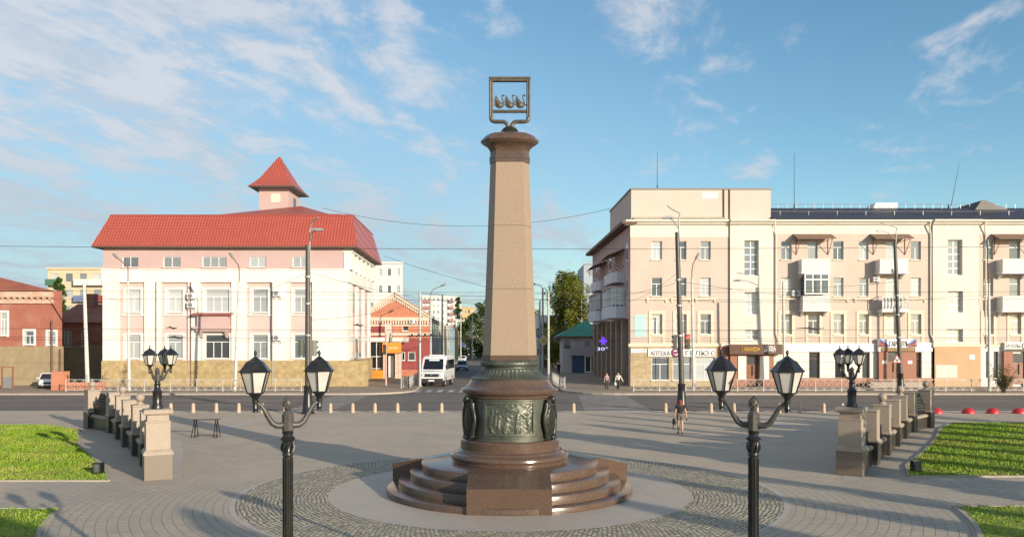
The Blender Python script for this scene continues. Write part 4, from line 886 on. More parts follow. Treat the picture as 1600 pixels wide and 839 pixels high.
b = B(); mold = mat('mould_stain', (.30, .27, .20), .95, (.46, .40, .31), 3, bump=.2)
b.prism([(ay0 - .55, ZC + .56), (ay0 - .01, ZC + .9), (ay0 - .01, ZC + .56)], 'x', ax0 + .2, kx(1134)); b.out('flashing', mold, pe)
for px in (1208.5, 1450, 1536): b = B(); b.tube([(kx(px), FY - .5, ZC + .35), (kx(px), FY - .3, ZC - .3), (kx(px) + .2, FY - .12, ZC - 1), (kx(px) + .2, FY - .12, ZG + 1.2), (kx(px) + .45, FY - .2, ZG + .6), (kx(px) + .45, FY - .3, ZG - .2)], .075, 6); b.out('downpipe', cream, pe, 50)
# dark tiled roof with snow rail
b = B(); b.poly([(kx(1206.5), FY - .55, ZC + .56), (PX1, FY - .55, ZC + .56), (PX1, FY + 5.5, 19.1), (kx(1206.5), FY + 5.5, 19.1)]); b.poly([(kx(1206.5), FY + 5.5, 19.1), (PX1, FY + 5.5, 19.1), (PX1, FY + 13, ZC), (kx(1206.5), FY + 13, ZC)]); b.out('roof', dark_tile, pe)
b = B()
for k in range(34):
    x = kx(1212) + k * .99
    b.box(x, x + .04, FY + 5.3, FY + 5.34, 19.0, 19.5)
    if k % 3 == 1: b.bar((x, FY + 1.6, 17.7), (x, FY + 1.6, 18.15), .035)
b.tube([(kx(1210), FY + 5.32, 19.48), (kx(1600), FY + 5.32, 19.48)], .025, 4); b.tube([(kx(1210), FY + 1.6, 18.1), (kx(1600), FY + 1.6, 18.1)], .02, 4); b.out('snow_rail', steel, pe)
b = B(); b.prism([(kx(1405), 19.0), (kx(1447), 19.0), (kx(1447), 19.75), (kx(1410), 19.75)], 'y', FY + 6, FY + 8); b.out('roof_hatch', white_m, pe)
b = B(); b.prism([(kx(1562), 18.6), (kx(1574), 19.75), (kx(1580), 19.8), (kx(1625), 18.6)], 'y', FY + 4.5, FY + 9); b.out('dormer', mat('roof_dark_side', (.035, .03, .036), .5), pe)
b = B(); b.box(PX0 + .4, PX1, FY + .6, FY + 13, ZG, ZC - .05); b.box(PX0 + .4, PX1, FY + .75, FY + 13, .03, ZG); b.out('core', soffit, pe)
# balconies
mbal = mat('balcony_white', (.70, .69, .66), .6, (.62, .61, .58), 2, big=(1.2, (.48, .43, .37), .4), streak=1)
def balcony(x0, x1, z0, z1, rail='panel', dep=1.15):
    t = B(); t.box(x0 - .06, x1 + .06, FY - dep - .05, FY, z0 - .22, z0); 
    for xx in (x0 + .1, x1 - .32): t.prism([(FY, z0 - .22), (FY - .8, z0 - .22), (FY, z0 - .75)], 'x', xx, xx + .2)
    o = t.out('balcony', mbal, pe)
    b = B()
    if rail == 'panel':
        b.box(x0, x1, FY - dep, FY - dep + .06, z0 + .02, z1); b.box(x0, x0 + .06, FY - dep + .06, FY, z0 + .02, z1); b.box(x1 - .06, x1, FY - dep + .06, FY, z0 + .02, z1)
        n = int((x1 - x0) / .16)
        for i in range(n + 1): xx = x0 + (x1 - x0) * i / n; b.box(xx - .015, xx + .015, FY - dep - .02, FY - dep, z0 + .03, z1 - .02)
        b.box(x0 - .05, x1 + .05, FY - dep - .05, FY - dep + .09, z1, z1 + .06)
    else:
        for i in range(9): xx = x0 + (x1 - x0) * i / 8; b.bar((xx, FY - dep, z0), (xx, FY - dep, z1), .05)
        for zz in (z0 + .06, z1): b.bar((x0, FY - dep, zz), (x1, FY - dep, zz), .06); b.bar((x0, FY, zz), (x0, FY - dep, zz), .06); b.bar((x1, FY, zz), (x1, FY - dep, zz), .06)
        for i in range(8):
            cx = x0 + (x1 - x0) * (i + .5) / 8
            b.tube([(cx + .15 * math.cos(q), FY - dep, (z0 + z1) / 2 + (z1 - z0) * .42 * math.sin(q)) for q in [R(30 * m) for m in range(13)]], .03, 4, False)
        b.box(x0 + .05, x1 - .6, FY - dep + .1, FY - dep + .12, z0 + .03, z1 - .1)
    b.out('railing', mbal, o); return o
def awning(x0, x1, z0, z1):
    b = B(); b.prism([(FY, z1), (FY - 1.35, z0), (FY - 1.35, z0 + .05), (FY, z1 + .06)], 'x', x0, x1); o = b.out('awning', mat('awning_brown', (.20, .115, .075), .6, (.16, .09, .06), 4), pe)
    for xx in (x0 + .35, x1 - .35):
        b = B(); b.bar((xx, FY - .03, z0 - 1.45), (xx, FY - 1.2, z0 + .02), .05); b.bar((xx, FY - .03, z0 - 1.45), (xx, FY - .03, z0 + .3), .05); b.bar((xx, FY - .05, z0), (xx, FY - 1.2, z0), .04); b.out('bracket', mat('rust', (.25, .10, .06), .8), o)
    return o
def glazed(x0, x1, z0, z1, dep=1.15):
    b = B()
    for xx in (x0, x0 + (x1 - x0) * .33, x0 + (x1 - x0) * .67, x1): b.box(xx - .05, xx + .05, FY - dep, FY - dep + .08, z0, z1)
    for zz in (z0, z0 + (z1 - z0) * .72, z1): b.box(x0 - .05, x1 + .05, FY - dep - .01, FY - dep + .07, zz - .06, zz + .06)
    for xx in (x0, x1): b.box(xx - .04, xx + .04, FY - dep + .08, FY, z1 - .1, z1)
    o = b.out('balcony_glazing', frame_w, pe); b = B(); b.box(x0, x1, FY - dep + .03, FY - dep + .05, z0, z1); b.box(x0 - .01, x0 + .02, FY - dep + .05, FY, z0, z1); b.box(x1 - .02, x1 + .01, FY - dep + .05, FY, z0, z1); b.out('pane', glass, o)
def bx(px, d=1.15): return (px - 800) * (FY - d) / 1250      # a point on the balcony front, 1.15 m nearer
def bz(py, d=1.15): return EYE + (535 - py) * (FY - d) / 1250
for x0, x1 in ((1253, 1297), (1375, 1419), (1567, 1611), (1689, 1733)):
    balcony(bx(x0), bx(x1), bz(424), bz(405)); awning(bx(x0 - 8), bx(x1 + 9), bz(373.5), bz(364))
balcony(bx(1255), bx(1297), bz(483), bz(463)); glazed(bx(1258), bx(1295), bz(459), bz(428)); balcony(bx(1379), bx(1420), bz(484), bz(463), 'iron'); balcony(bx(1567), bx(1611), bz(484), bz(463)); balcony(bx(1689), bx(1733), bz(484), bz(463))
aircon(kx(1243), FY, kz(463), 'white air conditioner on the peach facade left of the glazed balcony'); aircon(kx(1368), FY, kz(440), 'small white air conditioner on the peach facade left of the iron balcony', .8)
# ground floor
b = B(); shopA = [(kx(1018), kx(1045), kz(594), kz(558)), (kx(1051), kx(1080), kz(594), kz(558)), (kx(1086), kx(1117), kz(594), kz(558))]
wall_holes(b, PX0, kx(1120), .03, ZG - .1, FY - .05, shopA, .3); b.out('stone_base', mat('stone_base_tan', (.46, .36, .22), .9, (.33, .25, .15), 2.2, big=(.9, (.25, .19, .13), .5), bump=.4, bs=4), pe)
for h in shopA: window(pe, *h, FY + .1, 2, .3, sm=mtrim)
white_r = mat('rustic_white', (.72, .69, .62), .8, (.68, .64, .57), 1, big=(.7, (.55, .5, .43), .4))
b = B(); wall_holes(b, kx(1120), kx(1140), .03, ZG - .1, FY - .04, [], .2); wall_holes(b, kx(1140), kx(1208), .03, ZG - .1, FY - .24, [(kx(1166), kx(1184.5), .03, kz(555))], .5); b.out('shop_front', brick_tile, pe)
b = B(); b.box(kx(1152), kx(1164.5), FY - .32, FY - .242, kz(592), kz(556)); b.out('rustic_panel', white_r, pe); b = B(); b.box(kx(1186), kx(1200), FY - .32, FY - .242, kz(592), kz(556)); b.out('rustic_panel', white_r, pe)
def door(x0, x1, z0, z1, y, lights=True, label=None):
    b = B(); b.box(x0, x1, y, y + .08, z0, z1 - .9); o = b.out('door', wood_door, pe, bevel=.01); b = B(); b.box(x0, x1, y, y + .06, z1 - .88, z1); b.out('fanlight', glass_dark, o)
    b = B(); b.bar(((x0 + x1) / 2 + .05, y - .06, z0 + 1.0), ((x0 + x1) / 2 + .05, y - .06, z0 + 2.0), .06); b.out('handle', iron, o)
    b = B(); xm = (x0 + x1) / 2; b.box(xm - .02, xm + .02, y - .015, y, z0, z1 - .9); b.out('meeting_rail', soffit, o)
door(kx(1166), kx(1184.5), .15, kz(555), FY + .1)
opC = [(kx(1264), kx(1281), .9, kz(550)), (kx(1304.5), kx(1320), .9, kz(550)), (kx(1347), kx(1359), .9, kz(550)), (kx(1425), kx(1440), .9, kz(550))]
b = B(); wall_holes(b, kx(1208), kx(1456), .9, ZG - .1, FY - .04, opC, .35); b.out('shop_wall', white_r, pe)
b = B()
for z in (576, 565.5, 587): 
    for x0, x1 in ((1208, 1264), (1281, 1304), (1320, 1347), (1440, 1456)): b.box(kx(x0), kx(x1), FY - .05, FY - .035, kz(z), kz(z) + .05)
b.out('joint', grey_m, pe)
for h in opC: window(pe, *h, FY + .2, 1, .25, gl=glass_dark, m=soffit, sill=False)
b = B(); b.box(kx(1208), kx(1370), FY - .14, FY - .042, .03, .9); b.box(kx(1428), kx(1456), FY - .14, FY - .042, .03, .9); b.out('brick_base', brick_tile, pe)
b = B(); b.box(kx(1370), kx(1384), FY - .5, FY - .045, .03, kz(548)); b.box(kx(1403), kx(1428), FY - .5, FY - .045, .03, kz(548)); b.out('entrance', brick_tile, pe)
door(kx(1384.5), kx(1402.5), .55, kz(550), FY - .2)
b = B()
for i, (px0, px1) in enumerate(((1350, 1440), (1345, 1400), (1345, 1400))): b.box(kx(px0), kx(px1), FY - 1.5 - i * .35, FY - .6 + (-.9 if i else 0) , .03, .55 - i * .17)
b.out('entrance_step', granite_tan, pe)
b = B(); b.box(kx(1458), kx(1530), FY - .3, FY - .24, .03, kz(541)); b.out('panel_wall', tan_pl, pe); plate('patch', kx(1460), kx(1493), kz(590), kz(570), FY - .3, mat('repair_white', (.70, .60, .52), .8), pe, .02); plate('notice', kx(1512), kx(1520.5), kz(561), kz(554), FY - .3, white_m, pe, .02)
b = B(); wall_holes(b, kx(1530), PX1, .03, ZG - .1, FY - .04, [(kx(1540), kx(1547), .9, kz(549)), (kx(1552), kx(1560), .9, kz(549))], .3); b.out('shop_wall', white_r, pe)
for a, c in ((1540, 1547), (1552, 1560)): window(pe, kx(a), kx(c), .9, kz(549), FY + .15, 1, .25, gl=glass_dark, m=soffit, sill=False)
b = B(); b.box(kx(1565), kx(1579), FY - .4, FY - .05, .03, kz(549)); b.box(kx(1599), kx(1620), FY - .4, FY - .05, .03, kz(549)); b.out('entrance', brick_tile, pe); door(kx(1580), kx(1598), .3, kz(552), FY - .2)
for px, py in ((1375, 563), (1414.5, 563)): plate('notice', kx(px), kx(px + 7), kz(py + 5), kz(py), FY - .5, white_m, pe, .02)
# shaded left flank of the peach building with loggias
b = B(); b.poly([(PX0, FY, kz(497)), (PX0, FY, ZC), (sideX(PX0, YE), YE, ZC), (sideX(PX0, YE), YE, kz(497))]); b.poly([(PX0 + 2.6, FY + .06, .03), (PX0 + 2.6, FY + .06, kz(496)), (sideX(PX0 + 2.6, YE), YE, kz(496)), (sideX(PX0 + 2.6, YE), YE, .03)]); b.poly([(PX0, FY, kz(497)), (PX0 + 2.6, FY, kz(497)), (sideX(PX0 + 2.6, YE), YE, kz(497)), (sideX(PX0, YE), YE, kz(497))])
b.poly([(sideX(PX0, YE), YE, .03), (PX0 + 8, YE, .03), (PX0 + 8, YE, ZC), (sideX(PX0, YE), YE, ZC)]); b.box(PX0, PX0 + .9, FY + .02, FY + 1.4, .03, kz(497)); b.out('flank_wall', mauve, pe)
b = B(); gq = [(-.9, 0), (.5, 0), (.5, .3), (-.9, .3)]
for y0, y1 in ((FY - .5, YE + .5),): b.prism([(sideX(PX0, y0) - .9, y0), (sideX(PX0, y0) + .6, y0), (sideX(PX0, y1) + .6, y1), (sideX(PX0, y1) - .9, y1)], 'z', ZC + .1, ZC + .42)
b.out('flank_eaves', soffit, pe)
b = B()                                                     # square columns of the arcade
for y in (85.5, 89.3, 93.1, 96.9, 100.7, 104.5, 108.3): b.box(sideX(PX0, y) - .15, sideX(PX0, y) + .75, y, y + 1.15, .03, kz(497))
b.out('arcade_column', mat('arcade_stone', (.36, .29, .225), .85, (.30, .24, .185), 1.5, big=(.8, (.18, .14, .11), .4)), pe)
blue_p = mat('balcony_blue_grey', (.60, .64, .68), .6, (.54, .58, .63), 1.5)
def flank_box(y0, y1, z0, z1, out_=1.5, name='loggia', m=None, gl=None):
    b = B(); b.prism([(sideX(PX0, y0) - out_, y0 + .5), (sideX(PX0, y0) - out_ + .5, y0), (sideX(PX0, y0), y0), (sideX(PX0, y1), y1), (sideX(PX0, y1) - out_ + .5, y1), (sideX(PX0, y1) - out_, y1 - .5)], 'z', z0, z1); return b.out(name, m or blue_p, pe)
for y0, y1 in ((84.5, 92), (97, 104)):
    l1 = flank_box(y0, y1, kz(495), kz(476)); flank_box(y0, y1, kz(474), kz(446), 1.35, 'loggia_glazing', glass); flank_box(y0, y1, kz(446) + .002, kz(443), 1.5, 'loggia_top', mauve)
    b = B()
    for k in range(7): yy = y0 + .5 + k * (y1 - y0 - 1) / 6; b.box(sideX(PX0, yy) - 1.42, sideX(PX0, yy) - 1.30, yy - .05, yy + .05, kz(476), kz(446))
    for k in range(3): xx = sideX(PX0, y0) - 1.05 + k * .45; b.box(xx - .04, xx + .04, y0 - .06, y0 + .02, kz(476), kz(446))
    b.out('glazing_bars', frame_w, pe)
    flank_box(y0 + .6, y1 - .6, kz(437), kz(420), 1.3, 'open_balcony', mat('balcony_lilac', (.66, .65, .69), .6))
    b = B(); b.prism([(sideX(PX0, y0) - 1.9, kz(394)), (sideX(PX0, y0), kz(383)), (sideX(PX0, y0), kz(382)), (sideX(PX0, y0) - 1.9, kz(393))], 'y', y0 + .3, y1 - .3); aw = b.out('awning', soffit, pe)
    b = B()
    for k in range(4): yy = y0 + .6 + k * (y1 - y0 - 1.2) / 3; b.bar((sideX(PX0, yy), yy, kz(412)), (sideX(PX0, yy) - 1.8, yy, kz(394)), .06)
    b.out('bracket', mat('rust', (.25, .10, .06), .8), aw)
for y in (82.6, 94, 106):
    for z0, z1 in ((406, 377), (463, 434)): b = B(); b.box(sideX(PX0, y) - .04, sideX(PX0, y) + .02, y, y + 1.2, kz(z0), kz(z1)); o = b.out('window', frame_w, pe); b = B(); b.box(sideX(PX0, y) - .06, sideX(PX0, y), y + .12, y + 1.08, kz(z0) + .12, kz(z1) - .12); b.out('pane', glass, o)
b = B()
for y in (87, 91, 95, 99): b.box(sideX(PX0 + 2.5, y), sideX(PX0 + 2.55, y), y, y + 2, .1, 4.2)
b.out('shop_glazing', glass_dark, pe)
# signs of the peach building
def sign(name, label, x0, x1, z0, z1, m, t=.14, y=FY): s = thing(name, label, 'sign', ((x0 + x1) / 2, y, z0)); plate('board', x0, x1, z0, z1, y, m, s, t); return s
sw = mat('sign_white', (.72, .71, .69), .5, (.70, .69, .67), 1)
ltr = mat('letter_grey', (.16, .15, .16), .5); mag = mat('letter_magenta', (.36, .02, .16), .4); brn = mat('sign_brown', (.095, .038, .022), .45, (.085, .033, .02), 1); gold = mat('letter_gold', (.72, .44, .05), .35); wh = mat('letter_white', (.8, .8, .8), .5)
s = sign('shop_sign', 'long white pharmacy sign АПТЕКА with a round magenta emblem', kx(1012.5), kx(1117), kz(557), kz(544.5), sw)
b = B(); text_mesh(b, 'АПТЕКА', kx(1016), FY - .15, kz(555), .62, .08, width=kx(1046.5) - kx(1016)); text_mesh(b, 'ГЕЛЮ', kx(1071), FY - .15, kz(555), .66, .08, width=kx(1107) - kx(1071)); text_mesh(b, 'С', kx(1110.5), FY - .15, kz(555), .62, .08); b.out('lettering', ltr, s)
b = B(); ex, ez = kx(1056), kz(550.5); b.tube([(ex + .38 * math.cos(R(20 * k)), FY - .22, ez + .38 * math.sin(R(20 * k))) for k in range(19)], .085, 8, False); b.tube([(ex - .15, FY - .22, ez + .1), (ex - .05, FY - .22, ez - .12), (ex + .1, FY - .22, ez - .05), (ex + .16, FY - .22, ez + .12)], .07, 6); b.out('emblem', mag, s, 50)
s = sign('address_sign', 'white street name plate numbered 57 at the left corner of the peach building', kx(985.5), kx(1010), kz(551), kz(545), sw, .1); b = B(); text_mesh(b, '57', kx(1003), FY - .11, kz(549.8), .36, .015); b.out('lettering', MATS['letter_blue'], s); plate('plate_line', kx(987), kx(1000), kz(548.8), kz(547.4), FY - .1, mat('letter_pale_blue', (.35, .42, .6), .5), s, .012)
s = sign('wall_poster', 'pale turquoise panel on the peach wall left of the first window', kx(991), kx(1010), kz(526), kz(492), mat('poster_turquoise', (.36, .56, .55), .7, (.42, .58, .57), 1), .03)
s = sign('shop_sign', 'dark brown fascia with gold script and white block words above a brown door', kx(1137), kx(1219), kz(553.5), kz(538), brn, .45, FY - .3)
b = B(); text_mesh(b, 'Калибри', kx(1159), FY - .77, kz(548), .62, .05, shear=.35, width=kx(1183.5) - kx(1159)); b.out('lettering', gold, s); b = B(); b.tube([(kx(1154.5), FY - .78, kz(542)), (kx(1156), FY - .78, kz(546)), (kx(1157.2), FY - .78, kz(542.3))], .03, 5); b.tube([(kx(1156), FY - .78, kz(546)), (kx(1156), FY - .78, kz(549))], .03, 5); b.out('emblem', gold, s)
b = B(); text_mesh(b, 'ПОЛКА', kx(1199.5), FY - .77, kz(544.6), .40, .05, width=1.05, align='CENTER', offset=.01); text_mesh(b, 'МАРКЕТ', kx(1199.5), FY - .77, kz(549.2), .38, .05, width=1.2, align='CENTER', offset=.01); b.out('lettering', wh, s)
s = sign('shop_sign', 'blank white fascia band left of the pawnshop entrance', kx(1220), kx(1367), kz(549.5), kz(536.5), sw, .12, FY - .045)
s = sign('shop_sign', 'white pawnshop sign ГАРАНТЪ with striped corners and gold line on brown', kx(1369), kx(1428), kz(549), kz(529.5), sw, .5, FY - .06)
b = B(); text_mesh(b, 'ГАРАНТЪ', kx(1400.5), FY - .58, kz(541), .70, .06, width=kx(1416) - kx(1386), align='CENTER', offset=.012); b.out('lettering', ltr, s)
plate('lower_band', kx(1372), kx(1426), kz(549.2), kz(543), FY - .56, brn, s, .02)
b = B(); text_mesh(b, 'КОМИССИОННЫЙ', kx(1399), FY - .59, kz(547.6), .26, .03, width=kx(1424) - kx(1376), align='CENTER'); b.out('lettering', gold, s)
for sg, xo in ((1, 1369), (-1, 1428)):
    for j, (mm) in enumerate((mat('stripe_blue', (.10, .16, .42), .5), mat('stripe_red', (.45, .05, .05), .5), mat('stripe_brown', (.13, .05, .03), .5))):
        b = B(); x0 = kx(xo) ; b.prism([(x0, kz(529.6) - j * .28), (x0 + sg * .25, kz(529.6) - j * .28), (x0 + sg * (1.2 - j * .1), kz(541) - j * .05), (x0 + sg * (1.0 - j * .1), kz(541) - j * .05), (x0, kz(529.6) - j * .28 - .26)], 'y', FY - .585, FY - .562); b.out('stripe', mm, s)
s = sign('shop_sign', 'white fascia with fine print right of the pawnshop sign', kx(1428.5), kx(1456), kz(549), kz(535.5), sw, .12, FY - .045); plate('print_line', kx(1432), kx(1448), kz(541), kz(540), FY - .165, mat('letter_pale_blue', (.35, .42, .6), .5), s, .01); plate('print_line', kx(1437), kx(1445), kz(545), kz(544), FY - .165, MATS['letter_pale_blue'], s, .01)
s = sign('shop_sign', 'white and dark shop sign РОЛЛЫ beside the bush at the right edge', kx(1566), kx(1640), kz(548), kz(535), sw, .4, FY - .05)
b = B(); text_mesh(b, 'РОЛЛЫ', kx(1568.5), FY - .46, kz(543.4), .55, .05, width=kx(1590) - kx(1568.5)); b.tube([(kx(1599) + .4 * math.cos(R(t)), FY - .47, kz(540.5) + .33 * math.sin(R(t))) for t in range(90, 271, 20)], .05, 6); b.out('lettering', ltr, s); plate('lower_band', kx(1566.5), kx(1640), kz(547.8), kz(545), FY - .45, iron, s, .015)
ph = thing('pharmacy_cross', 'glowing violet pharmacy cross above a small display on the shaded arcade', 'sign', (sideX(PX0, 90) - .9, 90, 4)); cxx, cy_ = sideX(PX0, 90) - 1.55, 90; vio = mat('cross_glow', (.10, .03, .45), .4, emit=(.17, .05, .85), es=.9)
def cz(py): return EYE + (535 - py) * 90 / 1250
b = B(); zc_ = cz(532.5)
b.prism([(cxx + a, zc_ + c) for a, c in ((-.14, -.42), (.14, -.42), (.14, -.14), (.42, -.14), (.42, .14), (.14, .14), (.14, .42), (-.14, .42), (-.14, .14), (-.42, .14), (-.42, -.14), (-.14, -.14))], 'y', cy_ - .1, cy_ + .1); b.out('cross', vio, ph)
b = B(); b.box(cxx - .95, cxx + .75, cy_ - .1, cy_ + .1, cz(548.5), cz(541)); bd = b.out('display', grey_m, ph); b = B(); text_mesh(b, '30°', cxx - .1, cy_ - .11, cz(547.4), .5, .02, align='CENTER', width=1.2); b.out('digits', mat('digits_glow', (.5, .5, .7), .5, emit=(.7, .65, 1.0), es=.9), bd); b = B(); b.bar((cxx + .3, cy_, zc_), (cxx + 1.6, cy_, zc_), .08); b.out('arm', iron, ph)
# ---------------------------------------------------------------- the other buildings
def at(px, py, y): return ((px - 800) * y / 1250, y, EYE + (535 - py) * y / 1250)      # survey: photograph bearing at a known distance
def block(name, label, px0, px1, pyt, y, depth, m, floors, cols, cat='apartment building', drift=0.0, flat=True, group=None, roof_m=None, z0=.03, wsize=(.5, .5), balc=None):
    x0, x1 = at(px0, 0, y)[0], at(px1, 0, y)[0]; zt = at(0, pyt, y)[2]
    r = thing(name, label, cat, ((x0 + x1) / 2, y, 0), 0, group)
    H = zt / floors; W_ = (x1 - x0) / cols; hs = []
    for f in range(floors):
        for c in range(cols): hs.append((x0 + W_ * (c + .5 - wsize[0] / 2), x0 + W_ * (c + .5 + wsize[0] / 2), H * (f + .5 - wsize[1] / 2), H * (f + .5 + wsize[1] / 2)))
    b = B(); wall_holes(b, x0, x1, z0, zt, y, hs, .25)
    b.poly([(x0, y, z0), (x0 + drift, y + depth, z0), (x0 + drift, y + depth, zt), (x0, y, zt)]); b.poly([(x1, y, z0), (x1, y, zt), (x1 + drift, y + depth, zt), (x1 + drift, y + depth, z0)]); b.poly([(x0, y, zt), (x1, y, zt), (x1 + drift, y + depth, zt), (x0 + drift, y + depth, zt)]); b.poly([(x0 + drift, y + depth, z0), (x1 + drift, y + depth, z0), (x1 + drift, y + depth, zt), (x0 + drift, y + depth, zt)])
    b.out('wall', m, r)
    for k, h in enumerate(hs[:96]):
        b = B(); b.box(h[0], h[1], y + .12, y + .16, h[2], h[3]); o = b.out('window', glass, r)
    if len(hs) > 96:
        b = B(); 
        for h in hs[96:]: b.box(h[0], h[1], y + .12, y + .16, h[2], h[3])
        tag(b.out('window', glass, r), kind='stuff')
    b = B(); b.box(x0 - .2, x1 + .2, y - .25, y + .1, zt, zt + .35); b.out('parapet', roof_m or m, r)
    if balc:
        for c in balc:
            for f in range(1, floors): b = B(); b.box(x0 + W_ * (c + .02), x0 + W_ * (c + .98), y - 1.1, y - .003, H * f, H * f + 1.15); b.out('balcony', balc[c][f % len(balc[c])], r)
    return r
# old red brick house, far left, with a wing set back in shade
rb = thing('red_brick_house', 'weathered red brick house with rusty hipped roof and yellowish plaster base at far left', 'house', at(50, 0, 84)[:2] + (0,))
yA = 84; xr = at(97, 0, yA)[0]; xl = -72
zb, zw, ze = at(0, 541, yA)[2], at(0, 478, yA)[2], at(0, 463, yA)[2]
hs = [(at(a, 0, yA)[0], at(c, 0, yA)[0], at(0, d, yA)[2], at(0, e, yA)[2]) for a, c, d, e in ((0, 11, 524, 488), (39, 53, 538, 517), (75, 87, 539, 518))]
b = B(); wall_holes(b, xl, xr, zb, ze + .6, yA, hs, .25); b.poly([(xr, yA, .03), (xr - 6, yA + 8, .03), (xr - 6, yA + 8, ze), (xr, yA, ze)]); b.out('brick_wall', red_br, rb)
b = B(); b.box(xl, xr + .05, yA - .14, yA + .2, .03, zb); b.out('plaster_base', mat('plaster_old_yellow', (.33, .26, .155), .92, (.25, .19, .115), 1.2, big=(.35, (.24, .19, .13), .7), bump=.4, bs=3), rb)
for h in hs: window(rb, *h, yA + .1, 2, .3 if h[0] < -52 else .35, gl=glass); b = B(); b.box(h[0] - .22, h[0], yA - .06, yA - .002, h[2] - .15, h[3] + .2); b.box(h[1], h[1] + .22, yA - .06, yA - .002, h[2] - .15, h[3] + .2); b.box(h[0], h[1], yA - .06, yA - .002, h[3], h[3] + .2); b.out('window_surround', white_p, rb)
xc0, xc1 = xl, at(84, 0, yA)[0]
b = B(); b.box(xc0, xc1, yA - .35, yA - .003, ze - .1, ze + .55); b.box(xc0, xc1, yA - .2, yA - .003, ze - .75, ze - .35)
for k in range(40): xx = xc1 - .3 - k * .62; b.box(xx - .12, xx + .12, yA - .3, yA - .003, ze - .34, ze - .11)
b.out('cornice', mat('cornice_old', (.58, .45, .36), .9, (.48, .30, .22), 2, big=(.9, (.42, .18, .12), .6)), rb)
rusty = mat('roof_rusty', (.36, .105, .055), .75, (.26, .07, .042), .5, big=(.35, (.42, .18, .10), .6), streak=1)
b = B(); E0 = [(xl, yA - .6, ze + .55), (xc1 + .35, yA - .6, ze + .55), (xc1 - 7.5, yA + 12, ze + .55), (xl, yA + 12, ze + .55)]; b.poly([E0[0], E0[1], (xc1 - 12, yA + 6, ze + 3.1), (xl, yA + 6, ze + 3.1)]); b.poly([E0[1], E0[2], (xc1 - 12, yA + 6, ze + 3.1)]); b.poly([E0[2], E0[3], (xl, yA + 6, ze + 3.1), (xc1 - 12, yA + 6, ze + 3.1)]); b.out('roof', rusty, rb)
b = B(); b.poly([(at(75, 0, yA)[0], yA - .35, 9.6), (xr + .4, yA - .35, at(0, 503, yA)[2]), (xr - 1.6, yA + 3, at(0, 503, yA)[2]), (at(75, 0, yA)[0] - 2, yA + 3, 9.6)]); b.out('side_roof', rusty, rb)
for px in (81, 94): b = B(); b.tube([at(px, 590, yA - .3), at(px, 500 if px == 81 else 545, yA - .3)], .09, 6); b.out('flue', soffit, rb)
wing = thing('brick_wing', 'low dark red brick annexe standing in shade between the brick house and pink building', 'house', at(130, 0, 92)[:2] + (0,))
yW = 95.5; xa_, xb_ = at(92, 0, yW)[0], kx(163)
hw = [(at(100, 0, yW)[0], at(112, 0, yW)[0], at(0, 541, yW)[2], at(0, 517, yW)[2]), (at(127, 0, yW)[0], at(137, 0, yW)[0], at(0, 541, yW)[2], at(0, 517, yW)[2])]
b = B(); wall_holes(b, xa_, xb_, 4.2, at(0, 503, yW)[2], yW, hw, .2); b.out('brick_wall', red_br, wing); b = B(); b.box(xa_, xb_, yW - .1, yW + .2, .03, 4.2); b.out('plaster_base', MATS['plaster_old_yellow'], wing)
for h in hw: window(wing, *h, yW + .08, 2, 0)
b = B(); b.poly([(xa_ - 1, yW - .5, at(0, 504, yW)[2]), (xb_, yW - .5, at(0, 504, yW)[2]), (xb_, yW + 6, at(0, 475, yW + 6)[2]), (xa_ - 1, yW + 6, at(0, 475, yW + 6)[2])]); b.out('roof', rusty, wing)
b = B(); p = at(140, 475, yW + 5); b.box(p[0] - .55, p[0] + .55, yW + 5, yW + 6, p[2] - 1, p[2] + 1.3); b.out('chimney', red_br, wing)
# red gabled building on the side street, with white dentils
gb = thing('gabled_house', 'orange red gabled house with white toothed cornice facing the side street corner', 'house', at(617, 0, 107)[:2] + (0,)); yG = 107
gx0, gx1 = at(563, 0, yG)[0], at(671, 0, yG)[0]; gz0 = at(0, 495, yG)[2]; gap = at(617, 462, yG)
orange = mat('brick_orange', (.50, .205, .125), .88, (.44, .17, .10), 1.2, big=(.5, (.42, .13, .08), .5), bump=.1, bs=9); maroon = mat('plaster_maroon', (.30, .065, .065), .8, (.26, .055, .055), 1)
hg = [(at(629, 0, yG)[0], at(638, 0, yG)[0], at(0, 517, yG)[2], at(0, 504, yG)[2]), (at(638, 0, yG)[0], at(649, 0, yG)[0], at(0, 563, yG)[2], at(0, 550, yG)[2]), (at(628, 0, yG)[0], at(633, 0, yG)[0], at(0, 563, yG)[2], at(0, 550, yG)[2])]
b = B(); wall_holes(b, gx0, gx1, .03, gz0, yG, hg, .25); b.poly([(gx0, yG, gz0), (gx1, yG, gz0), (gap[0], yG, gap[2])]); b.out('wall', orange, gb)
for h in hg: window(gb, *h, yG + .1, 1, 0, gl=glass_dark)
dent = mat('dentil_white', (.68, .56, .46), .85, (.60, .46, .36), 2)
b = B()
for sg, xe in ((-1, gx0 - .3), (1, gx1 + .3)):
    b.bar((xe, yG - .12, gz0 + .0), (gap[0], yG - .12, gap[2] + .15), .3, .42)
    for k in range(17): t = (k + .5) / 17; xx = xe + (gap[0] - xe) * t; zz = gz0 + (gap[2] - gz0) * t; b.box(xx - .11, xx + .11, yG - .14, yG - .003, zz - .62, zz - .1)
for k in range(26): xx = gx0 + .2 + k * (gx1 - gx0 - .4) / 25; b.box(xx - .1, xx + .1, yG - .2, yG - .003, gz0 - .98, gz0 - .5)
b.box(gx0, gx1, yG - .22, yG - .004, gz0 - .49, gz0 - .05); b.box(gx0, gx1, yG - .14, yG - .004, gz0 - 1.25, gz0 - 1.02); b.box(gx0, gx1, yG - .12, yG - .004, at(0, 524, yG)[2], at(0, 520, yG)[2]); b.out('cornice', dent, gb)
